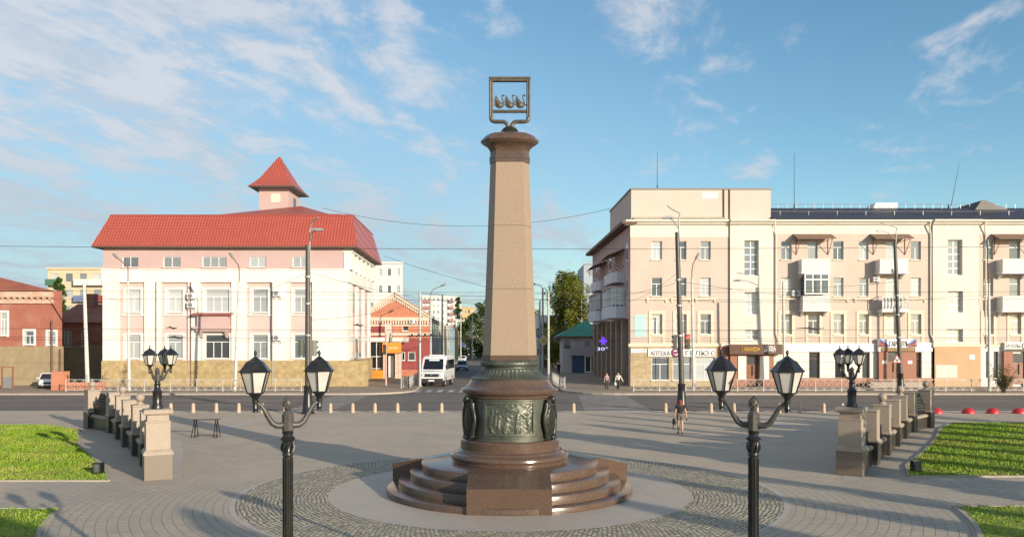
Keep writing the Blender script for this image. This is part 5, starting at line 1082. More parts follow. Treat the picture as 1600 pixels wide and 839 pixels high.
b = B(); b.box(gx0, at(613, 0, yG)[0], yG - .09, yG - .004, at(0, 530, yG)[2], at(0, 503, yG)[2]); b.box(at(622, 0, yG)[0], gx1, yG - .06, yG - .005, .9, at(0, 529, yG)[2]); b.out('maroon_panel', maroon, gb)
for h in hg[1:]: window(gb, h[0], h[1], h[2], h[3], yG - .1, 1, 0, gl=glass_dark)
green_r = mat('roof_green_dark', (.06, .12, .08), .6, (.05, .10, .07), 1)
b = B(); b.poly([(gx0 - .4, yG - .4, gz0 + .05), (gap[0], yG - .4, gap[2] + .4), (gap[0] - 1, yG + 22, gap[2] + .4), (gx0 - 1.4, yG + 22, gz0 + .05)]); b.poly([(gap[0], yG - .4, gap[2] + .4), (gx1 + .4, yG - .4, gz0 + .05), (gx1 - .4, yG + 22, gz0 + .05), (gap[0] - 1, yG + 22, gap[2] + .4)]); b.out('roof', green_r, gb)
b = B(); b.poly([(gx1, yG, .03), (gx1 - .7, yG + 22, .03), (gx1 - .7, yG + 22, gz0), (gx1, yG, gz0)]); b.out('side_wall', mat('plaster_pale_rose', (.56, .43, .36), .85, (.50, .38, .32), .8, big=(.5, (.40, .32, .27), .5)), gb)
b = B()
for k in range(5): y = yG + 2 + k * 4; x = gx1 - .7 * (y - yG) / 22; b.box(x - .05, x + .05, y, y + 1.6, 1.4, 3.4); b.box(x - .05, x + .05, y, y + 1.6, 5.2, 7.2)
b.out('side_window', glass_dark, gb)
aircon(at(644, 0, yG)[0], yG, at(0, 505, yG)[2], 'small white air conditioner beside the gabled house upper window', .9)
# orange kiosk front with glass and columns
kk = thing('corner_shop', 'glass fronted corner shop with bright orange sign box and orange counter', 'shop', at(600, 0, 100)[:2] + (0,)); yK = 100
ox = at
orange_s = mat('sign_orange', (.75, .27, .03), .45, (.70, .25, .03), 2)
b = B(); b.box(ox(566, 0, yK)[0], ox(629, 0, yK)[0], yK - .1, yK + 6, ox(0, 534, yK)[2], ox(0, 527, yK)[2]); b.box(ox(566, 0, yK)[0], ox(610, 0, yK)[0], yK - .2, yK + 1, ox(0, 534, yK)[2], ox(0, 531, yK)[2]); b.out('canopy', white_p, kk)
b = B(); b.box(ox(566, 0, yK)[0], ox(600, 0, yK)[0], yK + .3, yK + .36, .6, ox(0, 534, yK)[2]); b.box(ox(603, 0, yK)[0], ox(618, 0, yK)[0], yK + .6, yK + .66, .2, ox(0, 552, yK)[2]); g1 = b.out('shop_window', glass_dark, kk)
b = B()
for px in (577, 588, 599): b.box(ox(px, 0, yK)[0] - .05, ox(px, 0, yK)[0] + .05, yK + .2, yK + .3, .3, ox(0, 534, yK)[2])
for z in (1.2, 2.7): b.box(ox(566, 0, yK)[0], ox(600, 0, yK)[0], yK + .21, yK + .29, z, z + .08)
b.out('glazing_bars', frame_w, g1)
b = B(); b.box(ox(599, 0, yK)[0], ox(627.5, 0, yK)[0], yK - .8, yK + .1, ox(0, 551, yK)[2], ox(0, 535, yK)[2]); sgn = b.out('sign_box', orange_s, kk, bevel=.03); b = B(); text_mesh(b, 'МАГАЗИН', ox(616, 0, yK)[0], yK - .82, ox(0, 545, yK)[2], .36, .02, width=1.1, align='CENTER'); b.out('lettering', wh, sgn)
b = B(); b.box(ox(574, 0, yK)[0], ox(599, 0, yK)[0], yK - .3, yK + .15, .03, ox(0, 578, yK)[2]); b.out('counter', orange_s, kk)
b = B()
for px in (601.5, 620, 625): b.box(ox(px, 0, yK)[0] - .18, ox(px, 0, yK)[0] + .18, yK - .3, yK + .1, .03, ox(0, 552, yK)[2])
b.out('column', mat('column_pinkish', (.62, .47, .39), .8), kk); b = B(); b.box(ox(606, 0, yK)[0], ox(614, 0, yK)[0], yK + .5, yK + .58, .15, ox(0, 556, yK)[2]); b.out('door', frame_w, kk)
# green roofed pavilion behind the arcade
gp_ = thing('green_roof_pavilion', 'white pavilion with arched windows and bright green pyramid roof under the birch', 'pavilion', (9.9, 121, 0)); yP = 118
grn = tile_mat('roof_green', (.035, .30, .17), (.02, .19, .11), .45, .6)
px0, px1 = ox(870, 0, yP)[0], ox(962, 0, yP)[0]; ez = ox(0, 525, yP)[2]; apx = ox(914, 503, yP + 4)
b = B(); Q = [(px0, yP, ez), (px1, yP, ez), (px1, yP + 9, ez), (px0, yP + 9, ez)]
for i in range(4): b.poly([Q[i], Q[(i + 1) % 4], (apx[0], yP + 4.5, apx[2] + .2)])
b.out('roof', grn, gp_); b = B(); b.box(px0 + .02, px1 - .02, yP + .02, yP + 8.9, ez - .3, ez - .02); b.out('eaves', soffit, gp_)
b = B(); b.box(px0 + .9, px1 - .5, yP + .8, yP + 8, .03, ez - .3); b.out('wall', mat('wall_white_grey', (.60, .57, .53), .8, (.52, .49, .46), 1), gp_)
for k in range(4):
    xc = px0 + 1.6 + k * 1.5; b = B(); b.prism([(xc - .45, 3.6), (xc + .45, 3.6), (xc + .45, 4.4)] + [(xc + .45 * math.cos(R(t)), 4.4 + .4 * math.sin(R(t))) for t in range(20, 161, 20)] + [(xc - .45, 4.4)], 'y', yP + .72, yP + .8); b.out('arched_window', glass, gp_)
b = B(); b.box(px0 + 2.0, px1, yP - 1.5, yP + .7, 2.6, 3.9); b.out('fascia', mat('fascia_mauve', (.42, .36, .38), .6), gp_)
b = B(); b.box(px0 + 4.0, px0 + 5.8, yP - 1.2, yP - 1.1, .1, 2.6); dr = b.out('shop_door', frame_w, gp_); b = B()
for k in range(2): b.box(px0 + 4.15 + k * .85, px0 + 4.8 + k * .85, yP - 1.24, yP - 1.18, .3, 2.4)
b.out('pane', glass_dark, dr)
b = B(); b.box(px0 + 2.2, px0 + 3.9, yP - 1.1, yP - 1.0, .1, 2.6); b.out('shutter', mat('shutter_blue', (.03, .08, .16), .5), gp_)
# blocks farther off
whb = mat('block_white', (.66, .66, .62), .85, (.60, .60, .57), .3, big=(.2, (.5, .5, .48), .4)); beige = mat('block_beige', (.60, .49, .33), .85, (.55, .45, .30), .3, big=(.2, (.45, .37, .26), .4)); rose = mat('block_rose', (.45, .22, .20), .85); greenb = mat('balcony_green', (.07, .17, .10), .7); redb = mat('balcony_red', (.30, .06, .06), .7); blueb = mat('balcony_blue', (.16, .20, .34), .7)
block('apartment_block', 'tall plain white apartment block showing above the gabled house', 560, 629, 412, 160, 30, whb, 6, 5, drift=-4, wsize=(.35, .4))
block('apartment_block', 'beige apartment block with green and red balconies above the annexe roof', 75, 185, 421, 150, 14, beige, 6, 5, balc={0: (whb, greenb), 2: (blueb, whb), 3: (redb, whb), 4: (redb, whb)})
block('apartment_tower', 'white tower block with maroon balcony columns far down the side street', 660, 716, 463, 330, 20, whb, 9, 8, wsize=(.45, .5), balc={0: (rose,), 1: (rose,), 6: (rose,)})
block('apartment_block', 'small yellow topped block right of the white tower far down the street', 719, 741, 481, 360, 15, mat('block_yellow', (.58, .42, .20), .85), 6, 4)
block('apartment_block', 'pale grey terrace block beneath the yellow block far down the street', 712, 752, 500, 300, 14, whb, 4, 6)
block('apartment_block', 'pale blue and yellow edge of a block behind the birch', 912, 975, 413, 170, 16, mat('block_blue_grey', (.36, .42, .48), .85), 6, 5)
for i, (x0, x1, pt, y, m_, lb) in enumerate(((668, 706, 505, 142, mat('front_cream', (.58, .50, .38), .85), 'cream low house next down the side street after the gabled house'), (690, 716, 511, 178, mat('front_blue', (.32, .42, .46), .85), 'pale blue low house farther down the side street'), (702, 724, 516, 215, mat('front_ochre', (.56, .40, .22), .85), 'ochre low house near the end of the side street'))):
    block('street_house', lb, x0 - 30, sx(SL - 1.2, y) * 1250 / y + 800, pt, y, 30, m_, 2, 7, 'house', drift=SD * 30)
b = B(); R0 = thing('apartment_block', 'pale block low on the right side of the far street behind poles', 'apartment building', (9, 190, 0)); b.box(6, 20, 190, 215, .03, 11); b.out('wall', whb, R0)
for k in range(6): b = B(); b.box(6.6 + k * 2, 7.8 + k * 2, 189.9, 190, 2, 4); b.box(6.6 + k * 2, 7.8 + k * 2, 189.9, 190, 6, 8); b.out('window', glass, R0)

# ---------------------------------------------------------------- yard wall, fences
yw = thing('brick_yard_wall', 'low orange brick wall with pier in front of the parked white car', 'wall', at(95, 0, 75.5)[:2] + (0,)); y0 = 75.5
b = B(); b.box(at(85, 0, y0)[0], at(104, 0, y0)[0], y0 - .55, y0 + .55, .03, at(0, 580, y0)[2]); b.out('pier', orange, yw); b = B(); b.box(at(104.2, 0, y0)[0], at(164, 0, y0)[0], y0 - .2, y0 + .2, .03, at(0, 597, y0)[2]); b.out('wall', orange, yw)
b = B()
for k in range(10): x = at(106 + k * 6, 0, y0)[0]; b.bar((x, y0, .7), (x, y0, 1.4), .035)
b.bar((at(104, 0, y0)[0], y0, 1.38), (at(164, 0, y0)[0], y0, 1.38), .04); b.out('railing', iron, yw)
gt = thing('yard_gate', 'rusty metal gate frame with dark box at the far left beside the brick house', 'gate', at(10, 0, 77)[:2] + (0,)); p0, p1 = at(3, 0, 77)[0], at(20, 0, 77)[0]
b = B(); b.bar((p0, 77, 0), (p0, 77, 2.2), .1); b.bar((p1, 77, 0), (p1, 77, 2.2), .1); b.bar((p0, 77, 2.15), (p1, 77, 2.15), .08); b.out('frame', MATS['rust'], gt); b = B(); b.box(p0 + .1, p1 - .1, 76.97, 77.03, .1, 1.2); b.out('panel', grey_m, gt)
def fence(label, pts, sec=2.35, h=1.12, group='galvanised pedestrian fences', m=fence_m):
    root = thing('pedestrian_fence', label, 'fence', (pts[0][0], pts[0][1], 0), 0, group); n = 0
    for (xa, ya), (xb, yb) in zip(pts, pts[1:]):
        L_ = math.hypot(xb - xa, yb - ya); k = max(1, round(L_ / sec))
        for i in range(k):
            a = Vector((xa + (xb - xa) * i / k, ya + (yb - ya) * i / k, 0)); c = Vector((xa + (xb - xa) * (i + 1) / k, ya + (yb - ya) * (i + 1) / k, 0)); d = c - a; u_ = Vector((0, 0, 1))
            b = B(); b.bar(a, a + u_ * (h + .08), .07); 
            if i == k - 1: b.bar(c, c + u_ * (h + .08), .07)
            for z in (.18, h): b.bar(a + u_ * z, c + u_ * z, .045)
            mid = .5
            b.bar(a + d * .33 + u_ * .18, a + d * .33 + u_ * h, .025); b.bar(a + d * .67 + u_ * .18, a + d * .67 + u_ * h, .025)
            b.bar(a + u_ * .2 + d * .02, a + d * .33 + u_ * h, .022); b.bar(a + d * .33 + u_ * .18, a + u_ * h + d * .02, .022)
            b.bar(a + d * .33 + u_ * .18, a + d * .67 + u_ * h, .022); b.bar(a + d * .33 + u_ * h, a + d * .67 + u_ * .18, .022); b.bar(a + d * .67 + u_ * .18, c + u_ * h, .022); b.bar(a + d * .67 + u_ * h, c + u_ * .18, .022)
            b.out('fence_section', m, root)
    return root
YF = 73.0
fence('long grey pedestrian fence on the kerb before the pink building', [(at(103, 0, YF)[0], YF), (at(512, 0, YF)[0], YF)])
fence('short grey pedestrian fence at the street corner beside the white van', [(-9.9 - .9, 78.0), (-10.1, 78.1), (-10.5, 92)])
fence('long grey pedestrian fence on the kerb before the peach building', [(at(990, 0, YF)[0], YF), (at(1640, 0, YF)[0], YF)])
fence('white pedestrian fence at the corner right of the column', [(SRT + .5, 77.2), (SRT + .1, 79.5), (SRT - .1, 92)], 1.6)
# ---------------------------------------------------------------- poles, lights, wires
def black_post(px, py_top, y, label, lights, lean=0.0):
    x = (px - 800) * y / 1250; zt = EYE + (535 - py_top) * y / 1250
    r = thing('trolley_post', label, 'lamp post', (x, y, 0), 0, 'black trolley posts')
    b = B(); b.lathe([(.44, 0), (.44, .1), (.36, .16), (.34, .3), (.26, 1.2), (.225, 1.6), (.26, 1.65), (.26, 1.74), (.2, 1.78)], 24, (x, y)); b.out('base', iron, r, 40)
    b = B(); b.tube([(x, y, 1.7), (x + lean * .3, y, 4.8), (x + lean, y, zt)], [.185, .175, .14], 16); b.out('post', iron_worn, r, 50)
    b = B()
    for z in (4.9, 6.9, 8.6): 
        if z < zt: b.lathe([(.19, z), (.2, z + .02), (.2, z + .1), (.19, z + .12)], 16, (x + lean * z / zt, y))
    b.out('clamp', steel, r); 
    xx = x + lean
    b = B(); b.tube([(xx + .12, y, zt - 3), (xx + .12, y, zt + .9), (xx + .2, y, zt + 1.25), (xx + lights * .55, y - .3, zt + 1.5), (xx + lights * 1.0, y - .6, zt + 1.65)], .045, 8); b.tube([(xx + .12, y, zt + .2), (xx + lights * .45, y - .3, zt + .75), (xx + lights * .75, y - .45, zt + .85)], .035, 6); b.out('bracket', steel, r, 50)
    b = B(); p = (xx + lights * .95, y - .6, zt + .88); b.loft([[(p[0] + dx, p[1] + dy, p[2] + dz) for dx, dy in ((-.36 * k, -.14 * k), (.36 * k, -.14 * k), (.36 * k, .14 * k), (-.36 * k, .14 * k))] for k, dz in ((.7, -.06), (1, -.03), (1, .04), (.6, .1))]); b.out('luminaire', steel, r)
    return r, x, y
def signal_head(r, x, y, z, face, lit=None, label=None, m=None):
    """face: direction (x, y) the lenses look to"""
    a = math.atan2(face[1], face[0]) + math.pi / 2; Mx = Matrix.Translation((x, y, z)) @ Matrix.Rotation(a, 4, 'Z')
    b = B(); b.M = Mx; b.box(-.17, .17, -.12, .12, -.5, .5); h = b.out('traffic_light', m or iron_worn, r, bevel=.02)
    for k, nm in ((.33, 'red'), (0, 'amber'), (-.33, 'green')):
        on = lit == nm; b = B(); b.M = Mx @ Matrix.Translation((0, -.125, k)) @ Matrix.Rotation(R(90), 4, 'X'); b.lathe([(.125, 0), (.11, .02), (.05, .035)], 16)
        b.out('lens', mat('signal_red_lit', (.6, .02, .02), .4, emit=(1, .04, .03), es=2.2) if on else mat('signal_' + nm, {'red': (.10, .012, .012), 'amber': (.10, .06, .012), 'green': (.02, .07, .04)}[nm], .3), h)
        b = B(); b.M = Mx; b.tube([(.13 * math.cos(R(t)), -.2, k + .13 * math.sin(R(t))) for t in range(0, 181, 20)], .018, 4); b.out('visor', iron, h)
    return h
r, x, y = black_post(481, 383, 50.7, 'tall black post with two grey traffic lights before the pink building', .8)
signal_head(r, x - .42, y + .02, 4.15, (-.9, .4), None, m=mat('signal_back', (.13, .14, .12), .5)); signal_head(r, x + .42, y + .02, 4.15, (.9, .35), None, m=MATS['signal_back'])
r, x, y = black_post(1065, 363, 53.3, 'tall black post with a lit red traffic light before the peach building', -.75, lean=-.3)
signal_head(r, x + .36, y - .12, 4.55, (0.12, -1), 'red'); signal_head(r, x - .42, y + .1, 4.5, (-1, .3), None, m=MATS['signal_back'])
r, x, y = black_post(1407, 378, 70.9, 'tall black leaning post with warning triangle behind the right balustrade', -1.6, lean=-.5)
p = at(1401, 560, 70.5); tri = thing('warning_sign', 'white triangular warning sign with red border on the leaning black post', 'road sign', (p[0], 70.4, p[2])); b = B(); b.prism([(p[0] - .42, p[2] - .38), (p[0] + .42, p[2] - .38), (p[0], p[2] + .38)], 'y', 70.45, 70.48); b.out('panel', mat('stripe_red', (.45, .05, .05), .5), tri); b = B(); b.prism([(p[0] - .29, p[2] - .31), (p[0] + .29, p[2] - .31), (p[0], p[2] + .22)], 'y', 70.42, 70.449); b.out('face', white_m, tri); b = B(); 
for k in (-.09, 0, .09): b.box(p[0] + k - .025, p[0] + k + .025, 70.405, 70.419, p[2] - .27, p[2] - .02)
b.out('symbol', iron, tri)
def thin_pole(px0, py0, px1, py1, y, label, arm=None, m=concrete_pole, r0=.15, r1=.10):
    a = at(px1, py1, y); q = at(px0, py0, y); r = thing('light_pole', label, 'pole', (q[0], y, 0), 0, 'pale street poles')
    b = B(); b.tube([(q[0], y, 0), (a[0], y, a[2])], [r0, r1], 12); b.out('pole', m, r, 50)
    if arm:
        e = [at(px, py, y) for px, py in arm]; b = B(); b.tube([(a[0], y, a[2] - .4)] + e, .045, 6); b.out('arm', soffit, r, 50)
        d = Vector(e[-1]) - Vector(e[-2]); d.normalize(); c = Vector(e[-1]); b = B(); b.tube([c - d * .1, c + d * .15, c + d * .6, c + d * .7], [.05, .13, .11, .03], 8); b.out('luminaire', grey_m, r, 50)
    return r
thin_pole(137, 598, 131.5, 443, 79, 'thick whitewashed leaning pole before the shaded annexe', r0=.2, r1=.15)
thin_pole(202, 611, 200, 440, 73.4, 'whitewashed pole with curved arm at the left end of the pink building', [(200, 418), (194, 412), (185, 404)])
thin_pole(367, 611, 373.5, 440, 73.4, 'leaning whitewashed pole with curved arm beside the lower black lantern', [(374, 425), (373, 415), (365, 404)])
thin_pole(1084, 608, 1081, 435, 74.5, 'whitewashed pole with curved arm behind the red traffic light', [(1081, 425), (1083, 412), (1087, 405)])
thin_pole(1546, 611, 1545, 445, 73.8, 'whitewashed pole before the tan shopfront panel', [(1544.5, 430), (1543, 410), (1543, 386)])
thin_pole(1226, 600, 1223.5, 440, 76, 'whitewashed pole behind the right lantern of the near lamp', r0=.13)
for px, pt, py, y, lb, arm in ((656, 455, 604, 82, 'grey pole immediately left of the white van', None), (673, 465, 592, 98, 'grey lamp pole with long arm behind the white van', [(673, 458), (677, 452), (689, 447)]), (691, 460, 582, 122, 'thin grey pole just right of the van roof', None), (720, 488, 562, 170, 'thin pale pole left of the far silver car', None), (738, 492, 560, 205, 'thin pale pole near the far end of the side street', None), (857, 455, 597, 88, 'grey pole nearest right of the column', None), (848, 450, 590, 100, 'grey lamp pole behind the yellow diamond sign', [(846, 447), (842, 445), (836, 444)]), (843.5, 470, 580, 118, 'grey pole farthest right of the column', None)):
    thin_pole(px, py, px, pt, y, lb, arm, steel, .16, .11)
dsn = thing('road_sign', 'yellow diamond priority road sign on the grey lamp pole right of column', 'road sign', at(849.5, 532, 99.5)); p = at(849.5, 532, 99.6); b = B(); b.prism([(p[0] - .62, p[2]), (p[0], p[2] - .62), (p[0] + .62, p[2]), (p[0], p[2] + .62)], 'y', 99.5, 99.53); b.out('panel', white_m, dsn); b = B(); b.prism([(p[0] - .48, p[2]), (p[0], p[2] - .48), (p[0] + .48, p[2]), (p[0], p[2] + .48)], 'y', 99.47, 99.499); b.out('face', mat('sign_amber', (.62, .34, .04), .5), dsn)
dsb = thing('road_sign', 'round blue road sign on the far pole above the silver car', 'road sign', at(724, 538, 168)); p = at(724, 538, 168); b = B(); b.M = Matrix.Translation(p) @ Matrix.Rotation(R(90), 4, 'X'); b.lathe([(.42, 0), (.42, .04)], 20); b.out('panel', MATS['sign_blue'], dsb)
tl = thing('traffic_light_post', 'pink striped post with traffic light before the orange corner shop', 'traffic light', at(603, 0, 82.5)[:2] + (0,)); x, y = at(603, 0, 82.5)[:2]
b = B(); b.tube([(x, y, 0), (x, y, 5.6)], .10, 10); b.out('post', mat('post_pink', (.60, .36, .29), .6), tl); signal_head(tl, x - .1, y - .2, at(0, 546, 82.5)[2], (0.1, -1), None); signal_head(tl, x + .45, y + .1, at(0, 528, 82.5)[2], (.9, .5), None, m=MATS['signal_back']); b = B(); b.box(x - .1, x + .6, y - .05, y + .02, 5.0, 6.4); b.out('back_board', mat('board_pale', (.55, .52, .45), .6), tl)
def wire(label, a, c, sag=.3, r=.02, n=14):
    a, c = Vector(a), Vector(c); b = B(); b.tube([a.lerp(c, i / n) - Vector((0, 0, sag * 4 * (i / n) * (1 - i / n))) for i in range(n + 1)], r, 4)
    return tag(b.out('overhead_wire', cable, None, loc=a), label, 'wire', 'overhead wires')
tw_ = 'thin black tram wire stretched across the facades above the main road'
wire('high level black cable crossing the whole picture above the pink roof eaves', at(-60, 384, 62), at(1700, 384, 62), .25, .017)
wire('black cable from the turret sagging to the peach building corner', at(503, 325, 90), at(954, 326, 88), 2.0, .02)
for i, (py, y, px0, px1) in enumerate(((454, 60, -50, 1700), (466, 66, -50, 1700), (513, 58, -50, 1700), (526, 61, -50, 1700), (530, 67, -50, 1700))): wire(tw_, at(px0, py, y), at(px1, py + 1, y), .12, .012)
for i, (a, ya, c, yc) in enumerate((((481, 425), 50.7, (700, 470), 100), ((481, 425), 50.7, (374, 460), 73.4), ((1065, 440), 53.3, (860, 478), 100), ((1065, 440), 53.3, (1407, 470), 70.9), ((1065, 470), 53.3, (1545, 460), 73.8), ((481, 500), 50.7, (656, 470), 82), ((600, 400), 90, (856, 470), 88), ((202, 470), 73.4, (131, 448), 79), ((374, 450), 73.4, (656, 460), 82), ((1081, 450), 74.5, (1407, 440), 70.9), ((1065, 420), 53.3, (985, 470), 81.3), ((658, 458), 82, (856, 458), 88), ((673, 468), 98, (848, 468), 100), ((691, 470), 122, (843, 474), 118), ((656, 520), 82, (760, 528), 200), ((660, 528), 84, (857, 520), 90))):
    wire(('thin black span wire from the left black post' if a[0] == 481 else 'thin black span wire from the red signal post' if a[0] == 1065 else 'thin black span wire strung between poles over the side street'), at(*a, ya), at(*c, yc), .35, .012 + .006 * (ya > 80))
sw_ = thing('line_switch', 'black tangle of trolley line fittings hanging over the side street', 'line fitting', at(655, 524, 80)); b = B()
for k in range(26): p = at(640 + k * 1.7, 524 + 1.5 * math.sin(k * 2.1), 80); b.ball(p, .08 + .03 * math.sin(k), 6, 4)
b.tube([at(636, 525, 80), at(690, 524, 80)], .04, 5); b.out('fitting', cable, sw_)
for px, py, y, w, lb in ((275, 527, 60, 14, 'black line fitting on the tram wire before the left pink windows'), (1266, 513, 64, 22, 'black line fitting on the tram wire before the peach facade'), (560, 508, 62, 8, 'black line fitting on the wire left of the gabled house'), (268, 512, 66, 9, 'small black line fitting between pink building windows')):
    f = thing('line_fitting', lb, 'line fitting', at(px, py, y)); b = B(); b.tube([at(px - w, py, y), at(px - w * .3, py - .6, y), at(px + w * .4, py + .8, y), at(px + w, py, y)], [.03, .06, .07, .03], 6); b.tube([at(px - 3, py - 2.5, y), at(px + 4, py + 2, y)], .04, 5); b.out('fitting', cable, f)
for px, y, pt, pb, dx, lb in ((1027, 90, 238, 295, 0, 'thin vertical aerial above the peach corner attic'), (1241, 84, 240, 326, 0, 'tall thin vertical aerial on the dark tiled roof'), (1482, 86, 255, 326, 17, 'leaning thin aerial on the dark tiled roof')):
    a = at(px, pb, y); c = at(px + dx, pt, y); b = B(); b.tube([(a[0], y, a[2] - 1.2), c], [.045, .02], 5); b.tube([(a[0], y, a[2]), (a[0], y, a[2] + .4)], .07, 6); tag(b.out('aerial', cable, None, loc=(a[0], y, a[2] - 1.2)), lb, 'aerial', 'roof aerials')
# ---------------------------------------------------------------- vehicles
car_white = mat('car_paint_white', (.74, .74, .74), .25, (.72, .72, .72), 1, coat=.5); car_silver = mat('car_paint_silver', (.46, .50, .56), .28, (.44, .48, .54), 1, metal=.3, coat=.5)
head_m = mat('headlight_glass', (.55, .56, .58), .12, spec=.9); plast = mat('bumper_black', (.03, .03, .032), .55); amber = mat('indicator', (.5, .2, .03), .4)
def wheel(root, x, y, r, w):
    b = B(); b.M = Matrix.Translation((x, y, r)) @ Matrix.Rotation(R(90), 4, 'Y'); b.lathe([(r * .62, -w / 2), (r * .93, -w / 2), (r, -w / 2 + .03), (r, w / 2 - .03), (r * .93, w / 2), (r * .62, w / 2)], 28, caps=(False, False)); o = b.out('wheel', rubber, root, 40)
    b = B(); b.M = Matrix.Translation((x, y, r)) @ Matrix.Rotation(R(90), 4, 'Y'); b.lathe([(.05, -w * .42), (r * .5, -w * .36), (r * .63, -w * .5), (r * .63, w * .5), (r * .5, w * .36), (.05, w * .42)], 20); b.out('rim', steel, o, 40)
def rrect(hw, y, z0, z1, r=.12, tz=None):
    return [(-hw + r, y, z0), (hw - r, y, z0), (hw, y, z0 + r), (hw, y, z1 - r * 1.4), (hw - r * .8, y, z1), (-hw + r * .8, y, z1), (-hw, y, z1 - r * 1.4), (-hw, y, z0 + r)]
def car(label, loc, rz, paint, suv=False, group=None):
    """nose towards -y"""
    r = thing('parked_car' if not suv else 'oncoming_car', label, 'car'); L_ = 4.4; h = 1.62 if suv else 1.44; g = .30 if suv else .24; belt = 1.0 if suv else .93; hw = .90
    b = B(); b.loft([rrect(hw - .22, -2.18, g + .14, .62), rrect(hw - .08, -2.08, g + .02, .74), rrect(hw - .02, -1.75, g, .84), rrect(hw, -1.0, g, belt - .03), rrect(hw, -.4, g, belt), rrect(hw, 1.2, g, belt + .03), rrect(hw - .03, 1.85, g, belt), rrect(hw - .1, 2.1, g + .06, belt - .08), rrect(hw - .2, 2.2, g + .18, belt - .2)]); b.out('body', paint, r, 40)
    def ring(k0, ya, yb, z): return [(-k0, ya, z), (k0, ya, z), (k0, yb, z), (-k0, yb, z)]
    b = B(); b.loft([ring(.82, -1.05, 1.75, belt - .06), ring(.62, -.28, 1.30, h - .04)]); b.out('cabin_glass', car_glass, r)
    b = B(); b.loft([ring(.64, -.32, 1.34, h - .05), ring(.63, -.28, 1.3, h - .01), ring(.5, -.1, 1.15, h + .03)]); b.out('roof', paint, r, 50)
    b = B()
    for s in (-1, 1):
        for (ya, yb) in ((-1.05, -.30), (.42, .42), (1.75, 1.32)): b.bar((s * .83, ya, belt - .05), (s * .635, yb, h - .03), .075)
    b.out('pillars', paint, r)
    b = B(); b.box(-.5, .5, -2.21, -2.1, g + .22, g + .40); b.out('grille', plast, r, bevel=.02); b = B(); b.box(-.84, .84, -2.16, -1.9, g - .02, g + .16); b.out('bumper', plast, r, bevel=.03)
    b = B(); b.box(-.26, .26, -2.23, -2.2, g + .08, g + .2); b.out('number_plate', white_m, r)
    for s in (-1, 1):
        b = B(); b.ball((s * .62, -2.02, .66), .15, 12, 8, (1.25, .7, .62)); b.out('headlight', head_m, r, 60); b = B(); b.ball((s * .98, -.78, belt + .06), .11, 10, 6, (1, .6, .75)); b.out('mirror', paint, r, 60)
        b = B(); b.ball((s * .70, 2.08, .78), .13, 10, 6, (.8, .6, .9)); b.out('tail_light', mat('tail_red', (.35, .015, .015), .3), r, 60)
        for y in (-1.35, 1.35): wheel(r, s * (hw - .1), y, .33 if not suv else .36, .21)
    r.location = loc; r.rotation_euler = (0, 0, rz)
    if group: r['group'] = group
    return r
c_ = at(725, 577, 131); car('silver white car with dark windscreen coming up the side street', (c_[0] - .3, 131, -.09), R(2), car_silver, True)
car('white car with black grille parked behind the orange brick pier', (at(77, 0, 79.5)[0], 79.5, .03), R(28), car_white)
car('white car on the road cut off by the left edge of the picture', (at(-18, 0, 71.2)[0], 67.3, -.1), R(-90), car_white)
for px, y, lb in ((668, 178, 'white van-like car parked far down the left kerb'),): pass
c_ = at(703, 0, 190); car('tiny pale car parked at the far left kerb of the side street', (sx(SL + 1.2, 190), 190, -.09), 0, car_white)
# minibus: box body with raked nose
vb = thing('white_minibus', 'white minibus with black windscreen and grille waiting at the side street corner', 'minibus'); hw = 1.05
b = B(); prof = [(-2.95, .55), (-2.98, .95), (-2.85, 1.28), (-2.1, 1.42), (-1.62, 2.15), (-1.35, 2.52), (-1.1, 2.62), (2.8, 2.66), (2.95, 2.5), (2.98, .5)]
rings = []
for k, s in ((.86, -hw), (1, -hw + .12), (1, hw - .12), (.86, hw)):
    rings.append([(s, y, .5 + (z - .5) * (1 if abs(s) < hw - .05 else .97)) for y, z in prof])
b.loft(rings); b.out('body', car_white, vb, 40)
b = B(); b.poly([(-.88, -2.09, 1.47), (.88, -2.09, 1.47), (.80, -1.50, 2.36), (-.80, -1.50, 2.36)]); o = b.out('windscreen', car_glass, vb)
o.data.transform(Matrix.Translation((0, -.05, .03)))
for s in (-1, 1):
    b = B(); b.box(*sorted((s * (hw - .01), s * (hw + .012))), -.9, 2.7, 1.5, 2.3); b.out('side_window', car_glass, vb, bevel=.003); b = B(); b.prism([(-1.85, 1.5), (-1.0, 1.5), (-1.0, 2.3), (-1.35, 2.3)], 'x', *sorted((s * (hw - .01), s * (hw + .012)))); b.out('cab_window', car_glass, vb)
    b = B(); b.ball((s * .76, -2.93, 1.02), .17, 12, 8, (1.1, .5, .9)); b.out('headlight', head_m, vb, 60); b = B(); b.box(s * 1.18 - .1, s * 1.18 + .1, -1.95, -1.85, 1.5, 1.85); b.bar((s * 1.0, -1.85, 1.6), (s * 1.18, -1.9, 1.7), .04); b.out('mirror', plast, vb, bevel=.02)
    for y in (-1.9, 1.75): wheel(vb, s * (hw - .14), y, .36, .24)
    b = B(); b.tube([(s * (hw + .005), -1.9 + .48 * math.cos(R(t)), .36 + .48 * math.sin(R(t))) for t in range(0, 181, 15)], .035, 4); b.tube([(s * (hw + .005), 1.75 + .48 * math.cos(R(t)), .36 + .48 * math.sin(R(t))) for t in range(0, 181, 15)], .035, 4); b.out('wheel_arch', plast, vb)
b = B(); b.box(-.62, .62, -3.0, -2.9, .86, 1.14); b.out('grille', plast, vb, bevel=.02); b = B(); b.box(-1.02, 1.02, -3.06, -2.8, .36, .74); b.out('bumper', plast, vb, bevel=.04); b = B(); b.box(-.26, .26, -3.085, -3.06, .5, .62); b.out('number_plate', white_m, vb)
